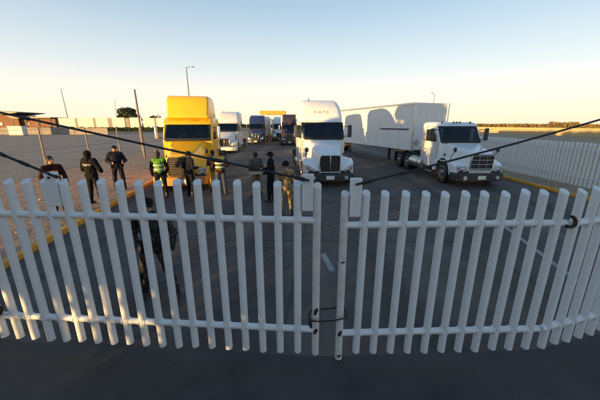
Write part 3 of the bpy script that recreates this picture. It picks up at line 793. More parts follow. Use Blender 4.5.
def trailer(label, loc, rz, length=16.0, bodymat=None, group='white box trailers', stripe=False, panels=True, ribs=False, hw=1.29, top=3.99):
    """origin at the front centre on the ground, +Y to the rear"""
    bodymat = bodymat or M_TRL
    T = empty('trailer', (*loc, 0.004), rz, label, 'trailer', group); zb = 1.12
    MB().box((0, length / 2, (zb + top) / 2), (hw * 2 - .02, length, top - zb - .02)).build('box_body', bodymat, T, None, .015)
    if panels:
        n = round(length / 1.22); pw = length / n
        pm = MB().box((0, 0, 0), (.014, pw - .014, top - zb - .36)).mesh('side_panel', bodymat)
        for s_ in (-1, 1):
            for k in range(n): inst(pm, 'side_panel', T, (s_ * (hw - .004), pw * (k + .5), (zb + top) / 2 + .04))
        fm = MB().box((0, 0, 0), (hw - .12, .014, top - zb - .3)).mesh('front_panel', bodymat)
        for s_ in (-1, 1): inst(fm, 'front_panel', T, (s_ * (hw / 2 - .03), -.004, (zb + top) / 2 + .02))
    for s_ in (-1, 1):
        MB().box((s_ * hw, length / 2, top - .06), (.05, length + .02, .13)).build('top_rail', M_ALU if panels else bodymat, T, None, .012)
        MB().box((s_ * hw, length / 2, zb + .09), (.055, length + .02, .2)).build('bottom_rail', M_TRL, T, None, .012)
        MB().tube([(s_ * (hw - .05), .03, zb), (s_ * (hw - .05), .03, top - .02)], .085, 14).build('corner_post', M_ALU, T, 40)
        for q in range(7):
            MB().box((s_ * (hw + .03), 1.2 + q * 2.2, zb + .08), (.012, .09, .05)).build('marker_lamp', M_AMBER, T)
        lg = MB().box((s_ * .75, 3.0, .72), (.14, .14, .95)).build('landing_leg', M_CHASSIS, T)
        MB().box((s_ * .75, 3.0, .22), (.3, .3, .05)).build('foot', M_CHASSIS, lg)
        for wy in (length - 3.2, length - 1.95):
            wheel(T, s_ * 1.08, wy, .50, .27, side=s_, dual=True); wheel(T, s_ * .78, wy, .50, .27, side=s_, dual=True)
        MB().box((s_ * .94, length - 1.2, .6), (.6, .014, .6)).build('mud_flap', M_BLACK, T)
        MB().box((s_ * .5, length / 2, 1.05), (.1, length - .6, .16)).build('chassis_beam', M_CHASSIS, T)
    for wy in (length - 3.2, length - 1.95):
        MB().tube([(-1, wy, .5), (1, wy, .5)], .08, 10).build('axle', M_CHASSIS, T)
    MB().box((0, length - 2.6, .86), (1.1, 2.6, .24)).build('bogie_frame', M_CHASSIS, T)
    rd = MB()
    for s_ in (-1, 1):
        d = MB().box((s_ * .64, length + .012, (zb + top) / 2 + .02), (1.24, .02, top - zb - .3)).build('rear_door', bodymat, T, None, .005)
        for x in (.18, .95):
            MB().tube([(s_ * x, length + .035, zb + .2), (s_ * x, length + .035, top - .2)], .016, 8).build('lock_rod', M_ALU, d)
    if stripe:
        MB().box((-hw - .008, 1.95, 2.40), (.01, 3.1, .10)).build('stripe', M_STRIPE, T)
        # diamond hazard placard on the front wall
        q = .20
        pl = MB().prism('y', [(0, -q), (q, 0), (0, q), (-q, 0)], -.030, -.018).build('placard', mat('placard_grey', (.25, .24, .25), .5, var=.1), T, loc=(-.96, 0, 1.60))
        MB().prism('y', [(0, -q * .7), (q * .7, 0), (0, q * .7), (-q * .7, 0)], -.034, -.031).build('placard_face', mat('placard_pale', (.45, .44, .44), .5), pl)
    return T


# the four near trucks
truck('yellow semi truck with tall boxy roof fairing and wide visor', (-4.86, 11.3), .19, 'classic', M_YEL, bumper=mat('bumper_bronze', (0.55, 0.30, 0.10), .4, .6, var=.1))
truck('large white semi truck with rounded sleeper roof and black two-panel grille', (1.33, 12.15), .07, 'aero', M_WHT, text=('C.A.T.S', .25, 3.36, 3.215, 47, M_RED))
truck('small white day cab truck pulling the long white trailer', (7.98, 12.15), .03, 'daycab', M_WHT)
truck('dusty white semi truck behind and right of the yellow one', (-7.2, 27.2), .10, 'aero', M_WHT2, bumper=M_WHT2)
rt = math.atan2(.312, .95)
trailer('long white box trailer with navy stripe behind the day cab truck', (6.98 + 1.29 * .95, 17.8 + 1.29 * .312), rt, 16.2, stripe=True)
# the queue behind them
truck('dark blue semi truck in the queue behind the dusty white one', (-6.15, 39.5), .06, 'aero', M_BLUE)
trailer('pale trailer coupled behind the dark blue truck', (-6.6, 46.6), .06, 14.5, panels=False)
truck('far white semi truck at the back of the left queue', (-7.6, 64), .05, 'aero', M_WHT2, bumper=M_WHT2)
trailer('teal cargo trailer behind the far white truck', (-7.95, 71), .05, 14, M_TEAL, panels=False)
truck('pale semi truck far down the middle lane', (-3.35, 46.5), .02, 'aero', M_WHT)
trailer('white trailer behind the pale truck in the middle lane', (-3.5, 53.4), .02, 14, panels=False)
truck('plum-coloured semi truck half hidden left behind the large white one', (-1.35, 37.5), .03, 'classic', M_PURP)
trailer('cream box trailer behind the plum-coloured truck', (-1.6, 44.6), .03, 15, panels=False)


# ------------------------------------------------------------------ surroundings
def tree(name, label, loc, h, rw, leafmat, n=2200, trunk_h=.35, leaf=.28, group='trees on the horizon', seed=1, cat='tree', squash=.8, ncl=16, skirt=0):
    rnd = random.Random(seed); T = empty(name, loc, 0, label, cat, group)
    tr = MB().tube([(0, 0, -.3), (.05 * h * .1, 0, h * trunk_h * .5), (0, .02 * h, h * trunk_h), (0, 0, h * .75)], [h * .035, h * .028, h * .022, h * .008], 8)
    for k in range(7):
        a = rnd.uniform(0, 6.28); z = h * rnd.uniform(trunk_h * .7, .6); e = Vector((math.cos(a) * rw * .7, math.sin(a) * rw * .7, min(h * .92, z + h * rnd.uniform(.12, .3))))
        tr.tube([(0, 0, z), e * .5 + Vector((0, 0, z * .5 + .03 * h)), e], [h * .014, h * .009, h * .003], 6)
    tr.build('trunk', M_BARK, T, 60)
    cl = []
    for k in range(ncl):
        a = rnd.uniform(0, 6.28); q = math.sqrt(rnd.random()) * rw * .72; z = h * rnd.uniform(trunk_h + .08, .86)
        cl.append((Vector((q * math.cos(a), q * math.sin(a), z)), rw * rnd.uniform(.24, .46)))
    lv = MB()
    for i in range(n):
        c, r = cl[rnd.randrange(len(cl))]
        d = Vector((rnd.gauss(0, 1), rnd.gauss(0, 1), rnd.gauss(0, 1))).normalized() * r * rnd.random() ** .4
        d.z *= squash; p = c + d
        u = Vector((rnd.gauss(0, 1), rnd.gauss(0, 1), rnd.gauss(0, 1))).normalized(); v = u.orthogonal().normalized(); s = leaf * rnd.uniform(.5, 1.2)
        lv.add([p - u * s, p + v * s * .5, p + u * s, p - v * s * .5], [(0, 1, 2, 3)])
    for i in range(skirt):                                # loose leaves under the crown, added to break sunlight into patches
        a = rnd.uniform(0, 6.28); q = math.sqrt(rnd.random()) * rw
        bx_, by_ = q * math.cos(a), q * math.sin(a); zc = rnd.uniform(.25, h * (trunk_h + .1))
        if mnoise.noise(Vector((bx_ * 1.3, by_ * 1.3, zc * 1.7 + seed))) < -.02: continue
        p = Vector((bx_, by_, zc)); u = Vector((rnd.gauss(0, 1), rnd.gauss(0, 1), rnd.gauss(0, 1))).normalized(); v = u.orthogonal().normalized(); s = leaf * rnd.uniform(.5, 1.2)
        lv.add([p - u * s, p + v * s * .5, p + u * s, p - v * s * .5], [(0, 1, 2, 3)])
    lv.build('crown', leafmat, T, fix=False)
    return T


def from_px(px, y):         # x coordinate of a thing at ground distance y under photo column px (near the horizon)
    d = y * math.cos(TILT) + CAM_H * math.sin(TILT); return (px - 300) / FPX * d


def height_at(py, y, px=300): # height of the photo row py at ground distance y
    r = ray(300, py); return CAM_H + r.z * y / r.y


Y0 = 118.0
tree('leafy_tree', 'round leafy tree standing above the white panel wall', (from_px(127, Y0 + 14), Y0 + 14, 0), height_at(107.5, Y0 + 14), 5.2, M_LEAF, 3600, .3, .55, seed=3)
tree('leafy_tree', 'small low bushy tree right of the round leafy one', (from_px(137, Y0 + 16), Y0 + 16, 0), height_at(114.5, Y0 + 16), 3.4, M_LEAF, 1500, .25, .5, seed=4)
tree('leafy_tree', 'low tree between the white panel wall and the yellow truck', (from_px(154, Y0 + 20), Y0 + 20, 0), height_at(115.5, Y0 + 20), 4.5, M_LEAFD, 1700, .25, .5, seed=5)
# toll canopy with a yellow fascia beyond the queue
cy = 120.0; CN = empty('toll_canopy', (from_px(273, cy), cy, 0), 0, 'wide yellow-edged canopy spanning the road beyond the truck queue', 'canopy'); cx0 = from_px(273, cy)
z0c, z1c = height_at(114.3, cy), height_at(110.8, cy)
MB().box((0, 3, (z0c + z1c) / 2), (from_px(286, cy) - from_px(261, cy), 6, z1c - z0c)).build('roof', M_CONC, CN)
MB().box((0, -.06, (z0c + z1c) / 2), (from_px(286, cy) - from_px(261, cy) + .2, .1, z1c - z0c + .1)).build('fascia', mat('fascia_yellow', (0.60, .30, .03), .6, var=.35, scale=1.5, dirt=.6, dirt_col=(.3, .16, .05)), CN)
for px in (262, 268, 274, 280, 285):
    MB().tube([(from_px(px, cy) - cx0, 1.5, 0), (from_px(px, cy) - cx0, 1.5, z0c)], .22, 10).build('column', M_WALLWHITE, CN)
# tree belt to the right, low on the horizon
tb = MB(); rnd = random.Random(5)
for i in range(26000):
    px = rnd.uniform(455, 760); y = rnd.uniform(190, 260)
    top = CAM_H + .3 + .9 * (mnoise.noise(Vector((px * .09, 0, 1))) + .35 * mnoise.noise(Vector((px * .33, 3, 1)))) + (1.3 if 548 < px < 578 else 0)
    z = rnd.uniform(0, max(.5, top)); p = Vector((from_px(px, y), y, z))
    u = Vector((rnd.gauss(0, 1), rnd.gauss(0, 1), rnd.gauss(0, 1))).normalized(); v = u.orthogonal().normalized(); s = rnd.uniform(.5, 1.0)
    tb.add([p - u * s, p + v * s * .5, p + u * s, p - v * s * .5], [(0, 1, 2, 3)])
tag(tb.build('tree_belt', M_LEAFD, fix=False), 'low far-off belt of scrub along the horizon at right', 'scrub', kind='stuff')
tb = MB()
for i in range(22000):
    px = rnd.uniform(-200, 262); y = rnd.uniform(240, 330)
    top = 3.0 + 2.0 * (mnoise.noise(Vector((px * .07, 9, 1))) + .4 * mnoise.noise(Vector((px * .3, 5, 1))))
    z = rnd.uniform(0, max(.6, top)); p = Vector((from_px(px, y), y, z))
    u = Vector((rnd.gauss(0, 1), rnd.gauss(0, 1), rnd.gauss(0, 1))).normalized(); v = u.orthogonal().normalized(); s = rnd.uniform(.6, 1.2)
    tb.add([p - u * s, p + v * s * .5, p + u * s, p - v * s * .5], [(0, 1, 2, 3)])
tag(tb.build('tree_belt', M_LEAF, fix=False), 'low far-off belt of scrub along the horizon at left', 'scrub', kind='stuff')

# tan wall beyond the right fence, panels between piers
TW = empty('perimeter_wall', (66, 30, 0), R(90), 'long tan rendered wall behind the white fence at right', 'wall')
for i in range(30):
    MB().box((0, 0, .88), (3.86, .18, 1.84)).build('wall_panel', M_WALLTAN, TW, loc=(i * 4 + 2, 0, 0))
    MB().box((0, 0, .9), (.24, .26, 1.94)).build('pier', M_WALLTAN, TW, None, .01, loc=(i * 4, 0, 0))
    MB().box((0, 0, 1.835), (3.74, .26, .07)).build('coping', M_WALLTAN, TW, None, .01, loc=(i * 4 + 2, 0, 0))

# white panel wall at far left
y = Y0; zt = height_at(117.6, y)
PW = empty('panel_wall', (from_px(60, y), y, 0), 0, 'row of tall white wall panels with dark gaps beyond the lot', 'wall')
xb = from_px(60, y)
for a_, b_, top in ((61, 77.5, 118), (79.8, 95.5, 117.8), (97.8, 110, 117.5), (114, 126.5, 117.5), (131.5, 143, 117.5), (144.5, 156, 118), (158, 171, 117.8), (173, 186, 117.8)):
    x0, x1 = from_px(a_, y) - xb, from_px(b_, y) - xb; h_ = height_at(top, y)
    MB().box(((x0 + x1) / 2, 0, h_ / 2 + .6), (x1 - x0, .35, h_ - 1.2)).build('panel', M_WALLWHITE, PW, None, .03)
for px in (78.6, 96.6, 112, 129, 157):
    MB().box((from_px(px, y) - xb, .15, height_at(118, y) / 2), (1.2 if px not in (112, 129) else 1.5, .5, height_at(118, y))).build('pillar', M_CONC, PW, None, .03)
MB().box(((from_px(187, y) - xb) / 2, .4, .9), (from_px(187, y) - xb, .5, 1.8)).build('plinth', M_CONC, PW)
hb = MB()
for i in range(9000):
    px = rnd.uniform(36, 190); yy = Y0 - rnd.uniform(1.5, 4)
    z = rnd.uniform(0, 1.5 + .8 * mnoise.noise(Vector((px * .2, 1, 4)))); p = Vector((from_px(px, yy), yy, max(.05, z)))
    u = Vector((rnd.gauss(0, 1), rnd.gauss(0, 1), rnd.gauss(0, 1))).normalized(); v = u.orthogonal().normalized(); s = rnd.uniform(.2, .5)
    hb.add([p - u * s, p + v * s * .5, p + u * s, p - v * s * .5], [(0, 1, 2, 3)])
tag(hb.build('roadside_brush', M_LEAF, fix=False), 'dark strip of dry brush at the foot of the white panels', 'brush', kind='stuff')

# building with flat canopy roofs at far left
def building():
    y = 128.0; B = empty('low_building', (from_px(8, y), y, 0), 0, 'low building with overhanging flat roofs at far left', 'building'); x0 = from_px(8, y)
    X = lambda px: from_px(px, y) - x0
    Z = lambda py: height_at(py, y)
    MB().box(((X(-60) + X(20)) / 2, 5, Z(115) / 2), (X(20) - X(-60), 9, Z(115))).build('wall', M_BRICKW, B)
    r1 = MB().prism('y', [(X(-62), Z(109.5)), (X(-10), Z(110)), (X(28), Z(112.2)), (X(28), Z(112.8)), (X(14), Z(114.6)), (X(-62), Z(114.8))], -3, 11).build('roof', M_ROOFM, B)
    r2 = MB().prism('y', [(X(14), Z(115.8)), (X(57), Z(117.2)), (X(57), Z(118.2)), (X(20), Z(118.4))], -2, 8).build('roof', M_ROOFM, B)
    MB().box(((X(20) + X(54)) / 2, 5, Z(118.4) / 2), (X(54) - X(20) - .4, 6, Z(118.4))).build('wall', M_BRICKW, B)
    for px in (18, 30, 42, 55):
        MB().tube([(X(px), -1.2, 0), (X(px), -1.2, Z(118.2))], .14, 8).build('column', M_CONC, B)
    for px in (-30, -15, 2, 26, 36, 47):
        f = MB().box((X(px), .42 if px < 20 else 1.94, Z(124)), (1.6, .14, 1.3)).build('window', M_CONC, B)
        MB().box((X(px), .34 if px < 20 else 1.86, Z(124)), (1.35, .05, 1.05)).build('pane', M_GLASS, f)


building()
LW = empty('boundary_wall', (from_px(-40, 80), 80, 0), 0, 'low grey-brown block wall at far left below the flat roofs', 'wall')
for i in range(9):
    MB().box((i * 4.6 + 2.3, 0, .95), (4.5, .3, 1.9)).build('wall_panel', M_CONC, LW, None, .02)
WB = empty('site_cabinet', (from_px(19, 74), 74, 0), 0, 'white box cabinet against the low wall at far left', 'cabinet')
MB().box((0, 0, 1.2), (3.7, 1.4, 2.1)).build('body', M_WALLWHITE, WB, None, .04)
MB().box((0, 0, 2.29), (3.9, 1.6, .1)).build('lid', M_WALLWHITE, WB, None, .02)
MB().box((0, 0, .08), (3.5, 1.2, .16)).build('base', M_CONC, WB)
for x in (-.9, .9): MB().box((x, -.712, 1.2), (1.7, .02, 1.9)).build('door', M_WALLWHITE, WB, None, .01)

# unseen low-crowned trees added up-sun to shade the gate and truck fronts
SN = Vector((-SUN_K, 1, 0)).normalized(); SB = Vector((-1, -SUN_K, 0)).normalized()
for i, (q, p, h_, rw_, th) in enumerate(((-3.0, 10.2, 5.2, 2.4, .05), (-.6, 11.0, 5.4, 2.3, .06), (1.7, 10.4, 5.2, 2.1, .10), (4.15, 11.2, 5.2, 1.9, .25), (8.0, 10.8, 5.6, 2.0, .04))):
    c = SN * q + SB * p
    tree('added_shade_tree', ['fifth', 'fourth', 'third', 'second', 'first'][i] + ' from the pavement of the added, unseen low-crowned trees outside the gate', (c.x, c.y, 0), h_, rw_, M_LEAF, 26000, th, .2, 'low-crowned shade trees added outside the gate', 40 + i, squash=.9, ncl=40, skirt=1100 if i in (2, 3) else 0)
# unseen solid building added behind those trees to block leaking sunlight
gb0 = SN * -5.2 + SB * 17.5
GB = empty('added_shade_building', (gb0.x, gb0.y, 0), math.atan2(SN.y, SN.x), 'unseen flat-roofed building added behind the trees to shade the gate', 'building')
MB().box((0, 0, 2.2), (12.5, 5, 4.4)).build('wall', M_WALLWHITE, GB)
MB().box((0, 0, 4.5), (12.9, 5.4, .22)).build('roof', M_CONC, GB, None, .02)
for x in (-4.5, -1.5, 1.5):
    f = MB().box((x, -2.52, 1.9), (1.5, .1, 1.2)).build('window', M_CONC, GB)
    MB().box((x, -2.58, 1.9), (1.3, .03, 1.0)).build('pane', M_GLASS, f)
dd = MB().box((4.3, -2.52, 1.05), (1.0, .08, 2.1)).build('door', M_POLE, GB)
MB().box((4.65, -2.59, 1.05), (.05, .06, .14)).build('handle', M_ALU, dd)

# wire fence: four posts and strands
posts = [(ground(48, 172)), Vector((from_px(91.5, 20.5), 20.5, 0)), Vector((from_px(121.5, 24.5), 24.5, 0)), Vector((from_px(143, 28.5), 28.5, 0))]
posts = [Vector((from_px(-25, 12.2), 12.2, 0))] + posts
WF = empty('wire_fence', posts[0], 0, 'wire fence on slim leaning posts beside the left pavement', 'fence')
tops = []
for i, p in enumerate(posts):
    q = p - posts[0]; lean = Vector((random.uniform(-.06, .06), random.uniform(-.05, .05), 2.5 + random.uniform(-.06, .06)))
    MB().tube([q + Vector((0, 0, -.3)), q + lean * .5, q + lean], [.055, .052, .048], 10).build('post', M_POSTS, WF, 40)
    tops.append((q, lean))
for f in (.97, .5):
    pts = []
    for (q0, l0), (q1, l1) in zip(tops, tops[1:]):
        for k in range(6):
            t = k / 6; pts.append((q0 + l0 * f).lerp(q1 + l1 * f, t) - Vector((0, 0, .12 * t * (1 - t))))
    pts.append(tops[-1][0] + tops[-1][1] * f)
    MB().tube(pts, .008, 5).build('wire', M_POLE, WF)
TP = empty('utility_post', (from_px(145.5, 22.5), 22.5, 0), 0, 'tall bare brown post beside the left pavement', 'post')
MB().tube([(0, 0, -.3), (-.05, 0, 3), (-.08, 0, height_at(90, 22.5))], [.085, .075, .06], 12).build('shaft', M_POLE, TP, 40)
MB().lathe([(.005, height_at(90, 22.5) + .06), (.05, height_at(90, 22.5) + .045), (.07, height_at(90, 22.5) - .02)], 10, 'z', (-.08, 0, 0)).build('cap', M_POLE, TP, 40)


def lamp_post(label, px, y, top, arm=1.6, lean=0, r=.11):
    h = height_at(top, y); L = empty('lamp_post', (from_px(px, y), y, 0), 0, label, 'lamp post', 'lamp posts')
    MB().tube([(lean, 0, 0), (lean * .5, 0, h * .5), (0, 0, h)], [r * 1.3, r, r * .7], 10).build('pole', M_POLE, L, 40)
    MB().tube([(0, 0, h - .1), (arm * .5, 0, h + .12), (arm, 0, h + .15)], r * .5, 8).build('arm', M_POLE, L, 40)
    MB().ell((arm + .3, 0, h + .14), (.5, .18, .10)).build('lamp_head', M_ALU, L, 60)
    return L


lamp_post('tall lamp post rising behind the yellow truck', 193, 62, 67.5, .9, r=.12)
lamp_post('thin lamp post left of the round tree', 69.5, 130, 89, .8, .6, r=.16)
lamp_post('faint thin post directly left of the round tree', 119, 150, 100, .6, r=.12)
lamp_post('distant lamp post above the white trailer', 430, 95, 93.5, -1.2, r=.11)


# ------------------------------------------------------------------ people
tex = bpy.data.textures.new('wrinkle', 'CLOUDS'); tex.noise_scale = .085; tex.noise_depth = 2


def organic(o, voxel, smooth=4, disp=0.0):
    m = o.modifiers.new('remesh', 'REMESH'); m.mode = 'VOXEL'; m.voxel_size = voxel; m.use_smooth_shade = True
    m = o.modifiers.new('smooth', 'SMOOTH'); m.iterations = smooth; m.factor = .5
    if disp:
        m = o.modifiers.new('displace', 'DISPLACE'); m.texture = tex; m.strength = disp; m.mid_level = .5; m.texture_coords = 'LOCAL'
    return o


M_BOOT = mat('boot_leather', (0.015, 0.014, 0.013), .55)
M_NAVY = mat('cloth_navy', (0.012, 0.014, 0.026), .92, var=.25, scale=6, spec=.15)
M_BLK = mat('cloth_black', (0.010, 0.010, 0.011), .93, var=.25, scale=6, spec=.15)
M_DKRED = mat('cloth_maroon', (0.055, 0.012, 0.010), .9, col2=(0.022, .009, .009), scale=4, spec=.15)
M_ORANGE = mat('cloth_orange', (0.65, 0.13, 0.015), .85)
M_HIVIS = mat('cloth_hivis', (0.11, 0.30, 0.02), .8, var=.2)
M_HIVIS2 = mat('cloth_hivis_worn', (0.08, 0.11, 0.03), .85, var=.3)
M_SILVER = mat('reflective_tape', (0.62, 0.62, 0.60), .35, .2)
M_KHAKI = mat('cloth_khaki', (0.20, 0.145, 0.08), .92, var=.2, scale=6)
M_GREYJ = mat('cloth_greybrown', (0.085, 0.072, 0.062), .92, var=.25, scale=6)
M_DENIM = mat('cloth_denim', (0.035, 0.05, 0.085), .9, var=.25, scale=8)
M_YELC = mat('cloth_yellow', (0.72, 0.40, 0.02), .85, var=.1)
M_CREAM = mat('cloth_cream', (0.52, 0.44, 0.33), .85, var=.1)
M_CAMO = camo('cloth_camo_tan', [(.09, .075, .04), (.30, .21, .12), (.17, .12, .065), (.42, .31, .19)], 11)
M_CAMOD = camo('cloth_camo_dark', [(.012, .013, .013), (.045, .045, .042), (.022, .023, .023), (.10, .097, .09)], 13)


def person(label, loc, face, top, legs, h=1.72, elbows=None, wrists=None, stride=.0, spread=.10, lean=(0, 0), head=(0, 0), hat=None, hatmat=None,
           vest=None, extra=None, hairlen=0.0, bulk=0.0, boots=M_BOOT, hair=M_HAIR, skin=None, spine=0):
    """built facing -Y, then turned so that it faces `face` (degrees; 0 = towards the camera, 90 = to photo right)"""
    P = empty('person', (loc[0], loc[1], loc[2] if len(loc) > 2 else 0.008), R(face), label, 'person', 'people standing around the gate')
    k = h / 1.72; V = Vector
    lx, ly = lean
    chest = V((lx, ly, 1.27)); waist = V((lx * .45, ly * .45, 1.08)); pel = V((0, 0, .955)); sh = V((lx * 1.1, ly * 1.15, 1.415)); nk = V((lx * 1.25, ly * 1.35 - .01, 1.50))
    hc = V((lx * 1.4, ly * 1.55 - .02 - .02 * math.sin(R(head[1])), 1.615 - .02 * abs(math.sin(R(head[1])))))
    hrot = Matrix.Rotation(R(head[0]), 3, 'Z') @ Matrix.Rotation(R(head[1]), 3, 'X')
    H = lambda x, y, z: hc + hrot @ V((x, y, z))
    hips = {s: V((s * .092, 0, .93)) for s in (-1, 1)}
    kn = {s: V((s * (.095 + spread * .3), -.03 - s * stride * .45, .50)) for s in (-1, 1)}
    an = {s: V((s * (.08 + spread * .55), .02 - s * stride, .085)) for s in (-1, 1)}
    el = elbows or {-1: (-.27, .03, 1.13), 1: (.27, .03, 1.13)}
    wr = wrists or {-1: (-.27, -.06, .88), 1: (.27, -.06, .88)}
    el = {s: V(el[s]) for s in el}; wr = {s: V(wr[s]) for s in wr}
    shd = {s: sh + V((s * .185, 0, 0)) for s in (-1, 1)}
    S_ = lambda p: V(p) * k

    def torso(mb, d, hip=True):
        mb.ell(S_(chest), ((.165 + d) * k, (.108 + d) * k, (.20 + d * .5) * k)); mb.ell(S_(waist), ((.142 + d) * k, (.098 + d) * k, .17 * k))
        if hip: mb.ell(S_(pel), ((.162 + d) * k, (.118 + d) * k, (.13) * k))
        mb.capsule(S_(shd[-1] * .8 + sh * .2), S_(shd[1] * .8 + sh * .2), (.060 + d) * k)
        mb.capsule(S_(chest), S_(pel + V((0, 0, .06))), (.105 + d) * k, (.11 + d) * k)

    def arms(mb, d, cut=1.0):
        for s in (-1, 1):
            mb.capsule(S_(shd[s]), S_(el[s]), (.052 + d) * k, (.042 + d) * k); mb.capsule(S_(el[s]), S_(el[s].lerp(wr[s], cut)), (.042 + d) * k, (.030 + d) * k)

    def legs_(mb, d, cut=1.0):
        for s in (-1, 1):
            mb.capsule(S_(hips[s]), S_(kn[s]), (.082 + d) * k, (.056 + d) * k); mb.capsule(S_(kn[s]), S_(kn[s].lerp(an[s], cut)), (.054 + d) * k, (.038 + d * 1.2) * k)
        mb.ell(S_(pel + V((0, 0, -.02))), ((.158 + d) * k, (.115 + d) * k, .12 * k))
    b = MB(); torso(b, 0); arms(b, 0); legs_(b, 0)
    b.capsule(S_(sh), S_(nk + V((0, 0, .03))), .062 * k, .054 * k); b.capsule(S_(nk), S_(hc + V((0, 0, -.03))), .054 * k, .054 * k)
    b.ell(S_(hc + V((0, .012, .02))), (.076 * k, .096 * k, .105 * k)); b.ell(S_(H(0, -.022, -.062)), (.056 * k, .066 * k, .062 * k))
    b.capsule(S_(H(0, -.082, .012)), S_(H(0, -.106, -.018)), .012 * k, .016 * k)
    b.capsule(S_(H(-.028, -.080, -.058)), S_(H(.028, -.080, -.058)), .011 * k)
    for s in (-1, 1): b.ell(S_(H(s * .078, .012, -.005)), (.012 * k, .024 * k, .034 * k))
    # hands: palm, four fingers, thumb
    for s in (-1, 1):
        d = (wr[s] - el[s]).normalized(); side = V((0, -1, 0)) if abs(d.y) < .8 else V((0, 0, 1)); side = (side - d * side.dot(d)).normalized(); pn = d.cross(side)
        w0 = wr[s]
        b.capsule(S_(w0), S_(w0 + d * .05), .028 * k, .030 * k)
        for q, (o_, ln) in enumerate(((.030, .062), (.011, .072), (-.009, .068), (-.028, .052))):
            a0 = w0 + d * .068 + side * o_; a1 = a0 + d * ln * .55 + pn * (-s) * .008; a2 = a1 + d * ln * .4 + pn * (-s) * .022
            b.capsule(S_(a0 - d * .02), S_(a1), .0098 * k, .0092 * k, 8); b.capsule(S_(a1), S_(a2), .0092 * k, .0082 * k, 8)
        t0 = w0 + d * .015 + side * .026; t1 = t0 + d * .032 + side * .026; t2 = t1 + d * .03 + side * .004
        b.capsule(S_(t0), S_(t1), .0125 * k, .0105 * k, 8); b.capsule(S_(t1), S_(t2), .0105 * k, .009 * k, 8)
    for s in (-1, 1):
        b.capsule(S_(an[s] + V((0, .03, -.045))), S_(an[s] + V((s * .02, -.13, -.05))), .034 * k, .030 * k)
    organic(b.build('body', skin or M_SKIN, P), .0115, 3)
    for s in (-1, 1):
        MB().ell(S_(H(s * .030, -.083, .012)), (.012 * k, .008 * k, .008 * k), 8, 6).build('eye', M_EYE, P, 60)
    if hair:
        hm = MB().ell(S_(H(0, .024, .032)), (.092 * k, .102 * k, .108 * k), 16, 10, hrot)
        if hairlen: hm.capsule(S_(H(0, .05, .0)), S_(H(0, .07, -hairlen)), .075 * k, .06 * k)
        organic(hm.build('hair', hair, P), .012, 2, .012)
    # clothes
    j = MB(); torso(j, .024 + bulk); arms(j, .020 + bulk * .6, .97); j.capsule(S_(sh + V((0, .01, .0))), S_(nk), .078 * k, .070 * k)
    j.ell(S_(pel + V((0, 0, -.015))), ((.182 + bulk) * k, (.14 + bulk) * k, .125 * k))
    jk = organic(j.build('jacket', top, P), .013, 2, .034)
    t = MB(); legs_(t, .022, .97); organic(t.build('trousers', legs, P), .013, 2, .032)
    for s in (-1, 1):
        f = MB(); f.capsule(S_(an[s] + V((0, .035, -.04))), S_(an[s] + V((s * .022, -.145, -.05))), .047 * k, .040 * k)
        f.capsule(S_(an[s] + V((0, .02, .10))), S_(an[s] + V((0, .025, -.03))), .052 * k, .050 * k)
        bo = organic(f.build('boot', boots, P), .013, 3)
        MB().box(S_(an[s] + V((s * .011, -.055, -.074))), (.09 * k, .28 * k, .022 * k)).build('sole', M_BLACK, bo, None, .01)
    if vest:
        q = MB(); torso(q, .040 + bulk, False); vo = organic(q.build('vest', vest, P), .014, 3)
        for z in (1.10, 1.25):
            c = waist.lerp(chest, (z - 1.08) / .19)
            rx, ry = (.190 if z < 1.2 else .212) + bulk, (.148 if z < 1.2 else .157) + bulk
            secs = []
            for zz_ in (z - .022, z + .022):
                secs.append([S_(V((c.x + rx * math.cos(a), c.y + ry * math.sin(a), zz_))) for a in [2 * math.pi * i / 28 for i in range(28)]])
            MB().loft(secs, False).build('reflective_band', M_SILVER, vo, 60)
    if hat == 'cap':
        c = MB().ell(S_(H(0, .012, .058)), (.090 * k, .106 * k, .075 * k), 16, 9, hrot)
        c.loft([[S_(H(.075 * math.cos(a) * sc, -.085 - .085 * abs(math.sin(a)) * sc, z + .02)) for a in [math.pi * i / 10 for i in range(11)]] for sc, z in ((1.0, .035), (1.0, .045))])
        c.build('cap', hatmat, P, 50)
    elif hat == 'helmet':
        organic(MB().ell(S_(H(0, .012, .055)), (.118 * k, .132 * k, .108 * k), 18, 12, hrot).build('helmet', hatmat, P), .012, 2)
    elif hat == 'brim':
        c = MB().ell(S_(H(0, .012, .075)), (.092 * k, .108 * k, .075 * k), 16, 9, hrot)
        c.lathe([(.06, .0), (.17, .006), (.175, .014), (.07, .03)], 22, 'z')
        nv = 22 * 4
        c.v = c.v[:-nv] + [tuple(S_(H(v_[0], v_[1] + .01, v_[2] + .045))) for v_ in c.v[-nv:]]
        c.build('hat', hatmat, P, 50)
    elif hat == 'hood':
        q = MB().ell(S_(H(0, .03, .02)), (.105 * k, .115 * k, .135 * k), 16, 10, hrot); q.capsule(S_(H(0, .05, -.06)), S_(sh + V((0, .03, .03))), .09 * k, .10 * k)
        organic(q.build('hood', hatmat, P), .014, 3, .015)
    if extra: extra(P, k)
    return P


def back_text(body, size, z, m):
    def f(P, k):
        o = text_part(body, size, m, P, (0, .22, z * k), (R(90), 0, R(180)), ext=0)
        md = o.modifiers.new('shrink', 'SHRINKWRAP'); md.target = [c for c in P.children if c.name.startswith('jacket')][0]
        md.wrap_method = 'PROJECT'; md.use_project_z = True; md.use_negative_direction = True; md.use_positive_direction = True; md.offset = .005
    return f


